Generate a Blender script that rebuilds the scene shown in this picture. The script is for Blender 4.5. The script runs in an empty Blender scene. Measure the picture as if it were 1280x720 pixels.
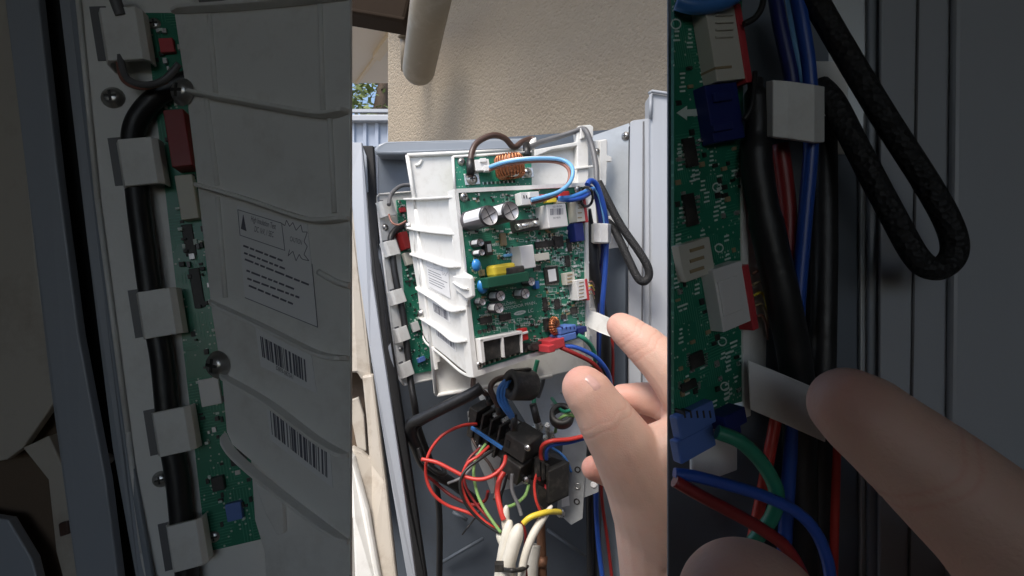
import bpy, bmesh, math, random
from mathutils import Vector, Matrix
random.seed(7)
S = bpy.context.scene
COL = S.collection

# ------------------------------------------------------------------ camera, sky, sun, exposure
cam = bpy.data.cameras.new('camera'); cam.sensor_width = 36.0; cam.lens = 18.0
cam.clip_start = 0.005; cam.clip_end = 500
co = bpy.data.objects.new('camera', cam); COL.objects.link(co)
co.rotation_euler = (math.radians(90), 0, 0); S.camera = co
SUN_EL, SUN_AZ = math.radians(54), math.radians(-148)      # azimuth from +Y towards +X
w = bpy.data.worlds.new('World'); S.world = w; w.use_nodes = True
nt = w.node_tree; bg = nt.nodes['Background']
sky = nt.nodes.new('ShaderNodeTexSky'); sky.sky_type = 'NISHITA'; sky.sun_disc = False
sky.sun_elevation = SUN_EL; sky.sun_rotation = SUN_AZ
sky.air_density = 1.0; sky.dust_density = 2.5; sky.ozone_density = 1.0
nt.links.new(sky.outputs[0], bg.inputs[0]); bg.inputs[1].default_value = 0.11
sl = bpy.data.lights.new('sun', 'SUN'); sl.energy = 1.5; sl.angle = math.radians(24); sl.color = (1.0, 0.955, 0.89)
so = bpy.data.objects.new('sun', sl); COL.objects.link(so)
sd = Vector((math.sin(SUN_AZ) * math.cos(SUN_EL), math.cos(SUN_AZ) * math.cos(SUN_EL), math.sin(SUN_EL)))
so.rotation_euler = (-sd).to_track_quat('-Z', 'Y').to_euler()
S.view_settings.view_transform = 'Standard'; S.view_settings.look = 'None'
S.view_settings.gamma = 1.0; S.view_settings.exposure = 1.18
S.cycles.use_denoising = True; S.cycles.max_bounces = 8; S.cycles.diffuse_bounces = 5

# ------------------------------------------------------------------ helpers
F = 640.0
def P(x, y, d): return Vector(((x - 640) / F * d, d, (360 - y) / F * d))
def proj(p): return (640 + p.x / p.y * F, 360 - p.z / p.y * F)
GZ = 0.85
def C(x, y, d): return P(x, y, d * GZ)

class Plane:
    def __init__(s, a, b, c):
        s.a = a.copy(); n = (b - a).cross(c - a).normalized()
        if n.dot(-a) < 0: n = -n
        s.n = n; s.x = (b - a).normalized(); s.y = n.cross(s.x).normalized()
        s.R = Matrix((s.x, s.y, s.n)).transposed()
    def at(s, px, py, h=0.0):
        r = Vector(((px - 640) / F, 1.0, (360 - py) / F))
        return r * ((s.a + s.n * h).dot(s.n) / r.dot(s.n))
    def sc(s, px, py, h=0.0):
        p = s.at(px, py, h); q0 = Vector(proj(p)); e = 1e-4
        qx = Vector(proj(p + s.x * e)); qy = Vector(proj(p + s.y * e))
        return p, e / (qx - q0).length, e / (qy - q0).length

class MB:
    def __init__(s): s.v = []; s.f = []; s.m = []; s.sm = []
    def add(s, vs, fs, mi=0, smooth=False):
        o = len(s.v); s.v += [Vector(v) for v in vs]
        for f in fs: s.f.append(tuple(i + o for i in f)); s.m.append(mi); s.sm.append(smooth)
        return s
    def prism(s, poly, off, mi=0, smooth=False):
        n = len(poly); vs = list(poly) + [p + off for p in poly]
        fs = [tuple(range(n)), tuple(range(2 * n - 1, n - 1, -1))] + [(i, (i + 1) % n, n + (i + 1) % n, n + i) for i in range(n)]
        return s.add(vs, fs, mi, smooth)
    def obox(s, c, ax, ay, az, hx, hy, hz, mi=0):
        q = [c - ax * hx - ay * hy - az * hz, c + ax * hx - ay * hy - az * hz, c + ax * hx + ay * hy - az * hz, c - ax * hx + ay * hy - az * hz]
        return s.prism(q, az * 2 * hz, mi)
    def pbox(s, pl, cx, cy, w, h, h0, h1, mi=0, rot=0.0):
        """box standing on plane pl; (cx,cy) and w,h are the pixels of its TOP face"""
        p, sx, sy = pl.sc(cx, cy, h1); ax, ay = pl.x, pl.y
        if rot:
            ca, sa = math.cos(rot), math.sin(rot); ax, ay = ax * ca + ay * sa, ay * ca - ax * sa
        a, b = ax * (w * sx / 2), ay * (h * sy / 2)
        return s.prism([p - a - b, p + a - b, p + a + b, p - a + b], -pl.n * (h1 - h0), mi)
    def ppoly(s, pl, pts, h0, h1, mi=0):
        return s.prism([pl.at(x, y, h1) for x, y in pts], -pl.n * (h1 - h0), mi)
    def tube(s, pts, r, seg=10, mi=0, caps=True):
        n = len(pts); rr = r if isinstance(r, (list, tuple)) else [r] * n
        t = [(pts[min(i + 1, n - 1)] - pts[max(i - 1, 0)]).normalized() for i in range(n)]
        u = t[0].orthogonal().normalized(); vs = []
        for i in range(n):
            u = (u - t[i] * u.dot(t[i])); u = u.normalized() if u.length > 1e-9 else t[i].orthogonal().normalized()
            b = t[i].cross(u)
            for k in range(seg):
                a = 2 * math.pi * k / seg; vs.append(pts[i] + (u * math.cos(a) + b * math.sin(a)) * rr[i])
        fs = [(i * seg + k, i * seg + (k + 1) % seg, (i + 1) * seg + (k + 1) % seg, (i + 1) * seg + k) for i in range(n - 1) for k in range(seg)]
        s.add(vs, fs, mi, True)
        if caps:
            o = len(s.v) - n * seg
            s.f.append(tuple(o + k for k in range(seg))); s.m.append(mi); s.sm.append(False)
            s.f.append(tuple(o + (n - 1) * seg + k for k in range(seg))); s.m.append(mi); s.sm.append(False)
        return s
    def lathe(s, o, ax, prof, seg=20, mi=0, smooth=True):
        u = ax.orthogonal().normalized(); b = ax.cross(u); vs = []; n = len(prof)
        for r, h in prof:
            for k in range(seg):
                a = 2 * math.pi * k / seg; vs.append(o + ax * h + (u * math.cos(a) + b * math.sin(a)) * max(r, 1e-6))
        fs = [(i * seg + k, i * seg + (k + 1) % seg, (i + 1) * seg + (k + 1) % seg, (i + 1) * seg + k) for i in range(n - 1) for k in range(seg)]
        return s.add(vs, fs, mi, smooth)
    def ball(s, c, rx, ry, rz, X=Vector((1, 0, 0)), Y=Vector((0, 1, 0)), Z=Vector((0, 0, 1)), mi=0, su=14, sv=9):
        vs = []; fs = []
        for j in range(sv + 1):
            th = math.pi * j / sv
            for i in range(su):
                ph = 2 * math.pi * i / su
                vs.append(c + X * (rx * math.sin(th) * math.cos(ph)) + Y * (ry * math.sin(th) * math.sin(ph)) + Z * (rz * math.cos(th)))
        for j in range(sv):
            for i in range(su): fs.append((j * su + i, j * su + (i + 1) % su, (j + 1) * su + (i + 1) % su, (j + 1) * su + i))
        return s.add(vs, fs, mi, True)
    def build(s, name, mats, parent=None, pl=None, bevel=0.0, seg=2, clean=True):
        c = Vector(); [c.__iadd__(v) for v in s.v]; c /= len(s.v)
        u_ = U[0]
        R = pl.R if pl else Matrix.Identity(3); Ri = R.transposed()
        me = bpy.data.meshes.new(name)
        me.from_pydata([Ri @ ((v - c) * u_) for v in s.v], [], s.f)
        c = c * u_; bevel *= u_
        for mname in (mats if isinstance(mats, (list, tuple)) else [mats]): me.materials.append(M[mname])
        me.polygons.foreach_set('material_index', s.m); me.polygons.foreach_set('use_smooth', s.sm)
        if clean:
            bm = bmesh.new(); bm.from_mesh(me); bmesh.ops.recalc_face_normals(bm, faces=bm.faces); bm.to_mesh(me); bm.free()
        o = bpy.data.objects.new(name, me); COL.objects.link(o)
        mat = Matrix.Translation(c) @ R.to_4x4()
        if parent:
            o.parent = parent; o.matrix_parent_inverse = WM[parent.name].inverted()
        o.matrix_basis = mat; WM[o.name] = mat; ORG[o.name] = c
        if bevel:
            b = o.modifiers.new('bevel', 'BEVEL'); b.width = bevel; b.segments = seg; b.limit_method = 'ANGLE'; b.angle_limit = math.radians(40)
        return o
WM = {}; ORG = {}; U = [1.0]      # U: metres per building unit (the close-up bays are smaller models)
def tag(o, label, cat=None, group=None, kind=None):
    o['label'] = label
    if cat: o['category'] = cat
    if group: o['group'] = group
    if kind: o['kind'] = kind
    return o
def thing(name, label, cat, loc, group=None):
    o = bpy.data.objects.new(name, None); COL.objects.link(o); loc = Vector(loc) * U[0]; o.location = loc; o.empty_display_size = 0.02
    WM[o.name] = Matrix.Translation(loc); ORG[o.name] = Vector(loc)
    return tag(o, label, cat, group)
def struct(o): o['kind'] = 'structure'; return o
def spline(pts, n=7):
    out = []; L = len(pts)
    for i in range(L - 1):
        p0 = pts[max(i - 1, 0)]; p1 = pts[i]; p2 = pts[i + 1]; p3 = pts[min(i + 2, L - 1)]
        for k in range(n):
            t = k / n; t2 = t * t; t3 = t2 * t
            out.append(0.5 * ((2 * p1) + (p2 - p0) * t + (2 * p0 - 5 * p1 + 4 * p2 - p3) * t2 + (3 * p1 - p0 - 3 * p2 + p3) * t3))
    out.append(pts[-1]); return out

# ------------------------------------------------------------------ materials
M = {}
def mat(name, col, rough=0.5, metal=0.0, var=0.12, vscale=60.0, bump=0.0, bscale=400.0, dirt=None, dscale=25.0, damt=0.3, spec=0.5, coat=0.0, sss=0.0, bdist=0.001):
    m = bpy.data.materials.new(name); m.use_nodes = True; t = m.node_tree; b = t.nodes['Principled BSDF']; N = t.nodes.new; L = t.links.new
    b.inputs['Roughness'].default_value = rough; b.inputs['Metallic'].default_value = metal
    b.inputs['Specular IOR Level'].default_value = spec; b.inputs['Coat Weight'].default_value = coat
    tc = N('ShaderNodeTexCoord')
    n1 = N('ShaderNodeTexNoise'); n1.inputs['Scale'].default_value = vscale; n1.inputs['Detail'].default_value = 4; L(tc.outputs['Object'], n1.inputs['Vector'])
    mx = N('ShaderNodeMix'); mx.data_type = 'RGBA'
    mx.inputs[6].default_value = tuple(c * (1 - var) for c in col) + (1,); mx.inputs[7].default_value = tuple(min(1, c * (1 + var)) for c in col) + (1,)
    L(n1.outputs[0], mx.inputs[0]); out = mx.outputs[2]
    if dirt:
        n2 = N('ShaderNodeTexNoise'); n2.inputs['Scale'].default_value = dscale; n2.inputs['Detail'].default_value = 8; n2.inputs['Roughness'].default_value = 0.7
        L(tc.outputs['Object'], n2.inputs['Vector'])
        r = N('ShaderNodeMapRange'); r.inputs[1].default_value = 0.5; r.inputs[2].default_value = 0.75; r.inputs[3].default_value = 0; r.inputs[4].default_value = damt
        L(n2.outputs[0], r.inputs[0]); m2 = N('ShaderNodeMix'); m2.data_type = 'RGBA'; m2.inputs[7].default_value = dirt + (1,)
        L(r.outputs[0], m2.inputs[0]); L(out, m2.inputs[6]); out = m2.outputs[2]
    L(out, b.inputs['Base Color'])
    rr = N('ShaderNodeMapRange'); rr.inputs[3].default_value = max(0.03, rough - 0.1); rr.inputs[4].default_value = min(1, rough + 0.12)
    L(n1.outputs[0], rr.inputs[0]); L(rr.outputs[0], b.inputs['Roughness'])
    if bump:
        nb = N('ShaderNodeTexNoise'); nb.inputs['Scale'].default_value = bscale; nb.inputs['Detail'].default_value = 5; L(tc.outputs['Object'], nb.inputs['Vector'])
        bp = N('ShaderNodeBump'); bp.inputs['Strength'].default_value = bump; bp.inputs['Distance'].default_value = bdist
        L(nb.outputs[0], bp.inputs['Height']); L(bp.outputs[0], b.inputs['Normal'])
    if sss:
        b.inputs['Subsurface Weight'].default_value = sss; b.inputs['Subsurface Radius'].default_value = (1, 0.35, 0.2); b.inputs['Subsurface Scale'].default_value = 0.004
    M[name] = m; return m
mat('white_plastic', (0.78, 0.775, 0.745), 0.45, var=0.04, vscale=30, bump=0.08, bscale=900, dirt=(0.40, 0.36, 0.30), damt=0.42, dscale=34)
mat('cream_plastic', (0.50, 0.455, 0.39), 0.5, var=0.06, vscale=20, dirt=(0.22, 0.15, 0.09), damt=0.75, dscale=18)
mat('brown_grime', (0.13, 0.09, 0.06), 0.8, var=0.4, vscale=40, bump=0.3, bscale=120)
mat('paint_grey', (0.34, 0.365, 0.405), 0.42, var=0.05, vscale=15, bump=0.05, bscale=700, dirt=(0.30, 0.30, 0.30), damt=0.35, dscale=14)
mat('panel_white', (0.39, 0.41, 0.44), 0.38, var=0.04, vscale=9, bump=0.05, bscale=800, dirt=(0.38, 0.38, 0.40), damt=0.3, dscale=12)
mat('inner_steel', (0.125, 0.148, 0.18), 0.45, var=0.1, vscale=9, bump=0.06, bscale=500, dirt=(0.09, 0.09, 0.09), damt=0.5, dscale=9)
mat('rim_steel', (0.27, 0.30, 0.34), 0.35, var=0.08, vscale=20)
mat('galvanised', (0.47, 0.49, 0.50), 0.42, metal=0.45, var=0.14, vscale=45, bump=0.05, bscale=120, dirt=(0.25, 0.25, 0.24), damt=0.35)
mat('screw_metal', (0.55, 0.54, 0.52), 0.3, metal=0.9, var=0.15, vscale=300)
mat('solder', (0.62, 0.62, 0.60), 0.28, metal=0.8, var=0.2, vscale=500, bump=0.4, bscale=600)
mat('black_plastic', (0.024, 0.023, 0.022), 0.5, var=0.25, vscale=120, bump=0.08, bscale=600, dirt=(0.15, 0.135, 0.115), damt=0.55, dscale=60)
mat('black_tape', (0.016, 0.016, 0.017), 0.42, var=0.3, vscale=90, bump=0.35, bscale=160)
mat('black_wire', (0.016, 0.016, 0.016), 0.4, var=0.2)
mat('gap_black', (0.010, 0.010, 0.011), 0.7, var=0.3)  # near-black for gaps and openings; paints the shade inside the flange gap
mat('grey_wire', (0.13, 0.13, 0.135), 0.45, var=0.1)
mat('brown_wire', (0.075, 0.042, 0.032), 0.4)
mat('tan_wire', (0.27, 0.12, 0.09), 0.42)
mat('red_wire', (0.55, 0.045, 0.035), 0.38)
mat('dark_red', (0.24, 0.018, 0.018), 0.4)
mat('blue_wire', (0.02, 0.075, 0.36), 0.35)
mat('sky_blue', (0.17, 0.42, 0.72), 0.35)
mat('mid_blue', (0.05, 0.20, 0.55), 0.35)
mat('navy', (0.012, 0.022, 0.14), 0.4)
mat('green_wire', (0.02, 0.20, 0.12), 0.4)
mat('lime_wire', (0.24, 0.42, 0.14), 0.4)
mat('yellow', (0.72, 0.55, 0.05), 0.4)
mat('red_plastic', (0.52, 0.05, 0.06), 0.4)
mat('dip_red', (0.55, 0.03, 0.03), 0.4)
mat('blue_plastic', (0.10, 0.19, 0.50), 0.45)
mat('blue_disc', (0.03, 0.22, 0.55), 0.3, coat=0.4)
mat('dark_green', (0.012, 0.085, 0.05), 0.4)
mat('copper', (0.46, 0.18, 0.085), 0.28, metal=0.75, var=0.25, vscale=300)
mat('copper_pipe', (0.26, 0.13, 0.075), 0.5, metal=0.4, var=0.3, vscale=40, dirt=(0.12, 0.07, 0.04), damt=0.5)
mat('cap_sleeve', (0.10, 0.09, 0.10), 0.3, var=0.1, vscale=80)
mat('cap_dark', (0.035, 0.033, 0.035), 0.35)
mat('cap_top', (0.56, 0.54, 0.54), 0.36, metal=0.5, var=0.1, vscale=200)
mat('white_part', (0.76, 0.75, 0.73), 0.45, var=0.04)
mat('ivory_part', (0.62, 0.60, 0.52), 0.5, var=0.06)
mat('print_white', (0.62, 0.72, 0.66), 0.6, var=0.1, vscale=900)
mat('print_ink', (0.13, 0.13, 0.16), 0.6, var=0.2, vscale=400)
mat('sticker', (0.80, 0.80, 0.80), 0.5, var=0.02)
mat('tan_part', (0.34, 0.26, 0.15), 0.5)
mat('white_cable', (0.68, 0.65, 0.57), 0.5, var=0.06, vscale=90, dirt=(0.35, 0.29, 0.20), damt=0.4)
mat('skin', (0.66, 0.43, 0.34), 0.5, var=0.14, vscale=45, bump=0.35, bscale=900, dirt=(0.62, 0.27, 0.22), damt=0.35, dscale=30, sss=0.25, spec=0.35, bdist=0.0006)
_t = M['skin'].node_tree; _b = _t.nodes['Principled BSDF']; _src = _b.inputs['Base Color'].links[0].from_socket
_at = _t.nodes.new('ShaderNodeAttribute'); _at.attribute_name = 'flush'; _mx = _t.nodes.new('ShaderNodeMix'); _mx.data_type = 'RGBA'; _mx.inputs[7].default_value = (0.60, 0.25, 0.20, 1)
_t.links.new(_src, _mx.inputs[6]); _t.links.new(_at.outputs['Fac'], _mx.inputs[0]); _t.links.new(_mx.outputs[2], _b.inputs['Base Color'])
mat('nail', (0.66, 0.40, 0.35), 0.25, var=0.05)
mat('sleeve', (0.05, 0.06, 0.09), 0.9, bump=0.3, bscale=900)
mat('soffit', (0.68, 0.60, 0.50), 0.8, var=0.05, vscale=3)
mat('trim_cream', (0.66, 0.54, 0.38), 0.6, var=0.06, vscale=6)
mat('gutter', (0.030, 0.021, 0.015), 0.85, var=0.2, vscale=12, spec=0.1)
mat('downpipe', (0.24, 0.205, 0.155), 0.45, var=0.08, vscale=14, dirt=(0.50, 0.46, 0.40), damt=0.3, dscale=30)
mat('fence_paint', (0.36, 0.41, 0.50), 0.45, var=0.06, vscale=4)
mat('bark', (0.10, 0.07, 0.05), 0.9, bump=0.4, bscale=40)
mat('leaf', (0.16, 0.20, 0.06), 0.6, var=0.5, vscale=3)
mat('ground', (0.20, 0.18, 0.15), 0.9, var=0.3, vscale=3, bump=0.4, bscale=30)
mat('shade_board', (0.20, 0.195, 0.19), 0.8, var=0.15, vscale=5)  # boards of the added shelter that shades the close-up bays
# stucco wall: trowelled relief with pits
m = mat('stucco', (0.375, 0.315, 0.24), 0.9, var=0.08, vscale=3, dirt=(0.30, 0.255, 0.20), damt=0.5, dscale=2.2)
t = m.node_tree; N = t.nodes.new; L = t.links.new; b = t.nodes['Principled BSDF']; tc = N('ShaderNodeTexCoord')
na = N('ShaderNodeTexNoise'); na.inputs['Scale'].default_value = 210; na.inputs['Detail'].default_value = 6; na.inputs['Roughness'].default_value = 0.65
nb = N('ShaderNodeTexVoronoi'); nb.inputs['Scale'].default_value = 120; L(tc.outputs['Object'], na.inputs['Vector']); L(tc.outputs['Object'], nb.inputs['Vector'])
mm = N('ShaderNodeMath'); mm.operation = 'MULTIPLY'; mr = N('ShaderNodeMapRange'); mr.inputs[1].default_value = 0.1; mr.inputs[2].default_value = 0.5
L(nb.outputs['Distance'], mr.inputs[0]); L(na.outputs[0], mm.inputs[0]); L(mr.outputs[0], mm.inputs[1])
ad = N('ShaderNodeMath'); ad.operation = 'ADD'; L(na.outputs[0], ad.inputs[0]); L(mm.outputs[0], ad.inputs[1])
bp = N('ShaderNodeBump'); bp.inputs['Strength'].default_value = 0.85; bp.inputs['Distance'].default_value = 0.0034
L(ad.outputs[0], bp.inputs['Height']); L(bp.outputs[0], b.inputs['Normal'])
# braided sleeve
m = mat('braid', (0.015, 0.015, 0.016), 0.6, var=0.5, vscale=500, spec=0.4)
t = m.node_tree; N = t.nodes.new; L = t.links.new; b = t.nodes['Principled BSDF']; tc = N('ShaderNodeTexCoord')
nb = N('ShaderNodeTexVoronoi'); nb.inputs['Scale'].default_value = 700; L(tc.outputs['Object'], nb.inputs['Vector'])
bp = N('ShaderNodeBump'); bp.inputs['Strength'].default_value = 0.8; bp.inputs['Distance'].default_value = 0.0008
L(nb.outputs['Distance'], bp.inputs['Height']); L(bp.outputs[0], b.inputs['Normal'])
# circuit board: solder mask with traces and pads
def pcb_mat(name, sc=1.0):
    m = bpy.data.materials.new(name); m.use_nodes = True; t = m.node_tree; b = t.nodes['Principled BSDF']; N = t.nodes.new; L = t.links.new
    tc = N('ShaderNodeTexCoord'); O = tc.outputs['Object']
    cell = N('ShaderNodeTexVoronoi'); cell.distance = 'CHEBYCHEV'; cell.inputs['Scale'].default_value = 55 * sc; L(O, cell.inputs['Vector'])
    sep = N('ShaderNodeSeparateColor'); L(cell.outputs['Color'], sep.inputs[0])
    def lines(axis, scale):
        wv = N('ShaderNodeTexWave'); wv.bands_direction = axis; wv.inputs['Scale'].default_value = scale * sc; wv.inputs['Distortion'].default_value = 0.6
        L(O, wv.inputs['Vector']); r = N('ShaderNodeMapRange'); r.inputs[1].default_value = 0.80; r.inputs[2].default_value = 0.95; L(wv.outputs['Fac'], r.inputs[0]); return r.outputs[0]
    def gate(sock, lo, hi):
        a = N('ShaderNodeMath'); a.operation = 'GREATER_THAN'; L(sock, a.inputs[0]); a.inputs[1].default_value = lo
        c = N('ShaderNodeMath'); c.operation = 'LESS_THAN'; L(sock, c.inputs[0]); c.inputs[1].default_value = hi
        d = N('ShaderNodeMath'); d.operation = 'MULTIPLY'; L(a.outputs[0], d.inputs[0]); L(c.outputs[0], d.inputs[1]); return d.outputs[0]
    def mul(a, c):
        d = N('ShaderNodeMath'); d.operation = 'MULTIPLY'; L(a, d.inputs[0]); L(c, d.inputs[1]); return d.outputs[0]
    def add(a, c):
        d = N('ShaderNodeMath'); d.operation = 'ADD'; d.use_clamp = True; L(a, d.inputs[0]); L(c, d.inputs[1]); return d.outputs[0]
    tr = add(mul(lines('X', 150), gate(sep.outputs[0], 0.45, 0.75)), mul(lines('Y', 150), gate(sep.outputs[0], 0.75, 1.1)))
    no = N('ShaderNodeTexNoise'); no.inputs['Scale'].default_value = 22 * sc; L(O, no.inputs['Vector'])
    g = N('ShaderNodeMix'); g.data_type = 'RGBA'; g.inputs[6].default_value = (0.011, 0.125, 0.074, 1); g.inputs[7].default_value = (0.026, 0.26, 0.155, 1); L(no.outputs[0], g.inputs[0])
    g2 = N('ShaderNodeMix'); g2.data_type = 'RGBA'; g2.inputs[7].default_value = (0.06, 0.30, 0.19, 1); L(g.outputs[2], g2.inputs[6]); L(tr, g2.inputs[0])
    pv = N('ShaderNodeTexVoronoi'); pv.inputs['Scale'].default_value = 330 * sc; pv.inputs['Randomness'].default_value = 0.6; L(O, pv.inputs['Vector'])
    ps = N('ShaderNodeSeparateColor'); L(pv.outputs['Color'], ps.inputs[0])
    dot = N('ShaderNodeMath'); dot.operation = 'LESS_THAN'; L(pv.outputs['Distance'], dot.inputs[0]); dot.inputs[1].default_value = 0.26
    pad = mul(mul(dot.outputs[0], gate(ps.outputs[1], 0.74, 2)), gate(sep.outputs[1], 0.35, 2))
    g3 = N('ShaderNodeMix'); g3.data_type = 'RGBA'; g3.inputs[7].default_value = (0.42, 0.52, 0.44, 1); L(g2.outputs[2], g3.inputs[6]); L(pad, g3.inputs[0])
    L(g3.outputs[2], b.inputs['Base Color']); b.inputs['Roughness'].default_value = 0.32
    bp = N('ShaderNodeBump'); bp.inputs['Strength'].default_value = 0.3; bp.inputs['Distance'].default_value = 0.0004; L(add(tr, pad), bp.inputs['Height']); L(bp.outputs[0], b.inputs['Normal'])
    M[name] = m
pcb_mat('pcb', 1.0); pcb_mat('pcb_near', 2.4)

def flange(mb, q, n, hgt, th):
    """one continuous raised rib along the points q"""
    dz = Vector((0, 0, -th)); N_ = len(q); vs = []
    for i, v in enumerate(q):
        k = min(1.0, min(i, N_ - 1 - i) / 2.0 + .35); o_ = n * (hgt * k); vs += [v, v + o_, v + o_ + dz, v + dz * 1.4]
    fs = [(0, 1, 2, 3), tuple(4 * (N_ - 1) + z for z in (3, 2, 1, 0))]
    for i in range(N_ - 1):
        for a, b_ in ((0, 1), (1, 2), (2, 3), (3, 0)): fs.append((4 * i + a, 4 * i + b_, 4 * i + 4 + b_, 4 * i + 4 + a))
    mb.add(vs, fs)
def screw(pl, px, py, r, h, parent, name='screw', slot=True):
    p = pl.at(px, py, h); mb = MB()
    mb.lathe(p, pl.n, [(r * 1.25, -r * 0.1), (r * 1.25, 0.0), (r, r * 0.12), (r * 0.95, r * 0.4), (r * 0.6, r * 0.62), (0, r * 0.66)], 16)
    if slot:
        for a in (pl.x, pl.y):
            bq = pl.n.cross(a); mb.obox(p + pl.n * r * 0.62, a, bq, pl.n, r * 0.6, r * 0.13, r * 0.1, 1)
    return mb.build(name, ['screw_metal', 'black_plastic'], parent)
def text_on(pl, body, px, py, hpx, h, matname, parent, name='lettering', rot=0.0, sx=1.0, to=None):
    cu = bpy.data.curves.new('t', 'FONT'); cu.body = body; cu.align_x = 'CENTER'; cu.align_y = 'CENTER'; cu.size = 1.0
    ob = bpy.data.objects.new('t', cu); COL.objects.link(ob); dg = bpy.context.evaluated_depsgraph_get()
    me = bpy.data.meshes.new_from_object(ob.evaluated_get(dg)); bpy.data.objects.remove(ob)
    p, ax, ay = pl.sc(px, py, h); k = hpx * ay / 0.7
    mb = MB(); ca, sa = math.cos(rot), math.sin(rot); X = pl.x * ca + pl.y * sa; Y = pl.y * ca - pl.x * sa
    if to: X = (pl.at(to[0], to[1], h) - p).normalized()
    mb.add([p + X * (v.co.x * k * sx) + Y * (v.co.y * k) for v in me.vertices], [tuple(q.vertices) for q in me.polygons])
    bpy.data.meshes.remove(me)
    return mb.build(name, matname, parent, clean=False)
def barcode(pl, quad, h, parent, mname='print_ink', name='barcode', n=24, seed=1):
    rnd = random.Random(seed); a, b_, c, d = [pl.at(x, y, h) for x, y in quad]; mb = MB(); x = 0.0; k = 0
    while x < 1:
        wd = rnd.choice([0.4, 0.7, 1.1, 1.6]) / n
        if k % 2 == 0 and x + wd <= 1:
            q = [a.lerp(b_, x), a.lerp(b_, x + wd), d.lerp(c, x + wd), d.lerp(c, x)]
            mb.prism(q, -pl.n * 0.00005)
        x += wd; k += 1
    return mb.build(name, mname, parent, clean=False)
def wire(name, label, pts, r, mname, cat='wire', group=None, K=C, seg=9, n=7, ends=None):
    """pts: (px,py,depth)"""
    mb = MB(); mb.tube(spline([K(*p) for p in pts], n), r, seg)
    o = mb.build(name, mname); return tag(o, label, cat, group)
def hand_mesh(name, chains, voxel, K, mname='skin', smooth=6, creases=(), flush=()):
    """chains: lists of (px,py,depth,r_px); all fused into one continuous skin"""
    mb = MB()
    for ch in chains:
        pts = [K(x, y, d) for x, y, d, r in ch]; rs = [r * p.y / F for (x, y, d, r), p in zip(ch, pts)]
        for (p, r), (q, s_) in zip(zip(pts, rs), zip(pts[1:], rs[1:])):
            n = max(2, int((q - p).length / (min(r, s_) * 0.10)))
            for k in range(n + 1):
                t_ = k / n; mb.ball(p.lerp(q, t_), *[r + (s_ - r) * t_] * 3, su=20, sv=12)
    o = mb.build(name, mname, clean=False)
    rm = o.modifiers.new('remesh', 'REMESH'); rm.mode = 'VOXEL'; rm.voxel_size = voxel * U[0]
    sm = o.modifiers.new('smooth', 'SMOOTH'); sm.factor = 0.5; sm.iterations = smooth
    dg = bpy.context.evaluated_depsgraph_get(); me = bpy.data.meshes.new_from_object(o.evaluated_get(dg))
    o.modifiers.clear(); old = o.data; o.data = me; bpy.data.meshes.remove(old)
    if not me.materials: me.materials.append(M[mname])
    me.polygons.foreach_set('use_smooth', [True] * len(me.polygons))
    mw = o.matrix_basis; u_ = U[0]; nrm = [v.normal.copy() for v in me.vertices]; W_ = [mw @ v.co for v in me.vertices]; fl = [0.0] * len(W_)
    for (x0, y0, x1, y1, d, rng, dep, wd) in creases:      # skin folds across a joint: axis from (x0,y0) to (x1,y1)
        c = K(x0, y0, d) * u_; ax_ = (K(x1, y1, d) * u_ - c).normalized(); R_ = rng * d / F * u_
        for i_, p in enumerate(W_):
            e = p - c
            if e.length > R_ * 1.25: continue
            wob = .0009 * math.sin(e.dot(Vector((310, 170, 260)))) * u_
            g_ = math.exp(-((e.dot(ax_) + wob) / (wd * u_)) ** 2)
            if g_ > .02: me.vertices[i_].co -= nrm[i_] * (dep * u_ * g_ * min(1, max(0, (1.25 - e.length / R_) * 3))); fl[i_] = max(fl[i_], .35 * g_)
    for (x0, y0, d, rng, am) in flush:
        c = K(x0, y0, d) * u_; R_ = rng * d / F * u_
        for i_, p in enumerate(W_):
            q_ = (p - c).length / R_
            if q_ < 1.6: fl[i_] = max(fl[i_], am * math.exp(-(q_ * 1.3) ** 2))
    at = me.attributes.new('flush', 'FLOAT', 'POINT'); at.data.foreach_set('value', fl); return o

# ------------------------------------------------------------------ setting: ground, house wall, eave, fence, tree
g = MB(); g.add([(-200, -200, -1.3), (200, -200, -1.3), (200, 200, -1.3), (-200, 200, -1.3)], [(0, 1, 2, 3)])
struct(g.build('ground', 'ground'))
W = Plane(C(484, 100, 1.75), C(842, 100, 0.98), C(484, 100, 1.75) + Vector((0, 0, -1)))
hw = thing('house_wall', 'beige rough stucco house wall behind the open air conditioner', 'wall', W.at(600, 700) * 1.0)
mb = MB(); a0 = W.at(485, 360); a1 = W.at(900, 360); dirx = (a1 - a0).normalized(); a1 = a0 + dirx * 3.2
zt, zb = 1.4, -1.3
mb.prism([Vector((a0.x, a0.y, zt)), Vector((a1.x, a1.y, zt)), Vector((a1.x, a1.y, zb)), Vector((a0.x, a0.y, zb))], -W.n * 0.12)
mb.build('render_coat', 'stucco', hw, W)
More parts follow.
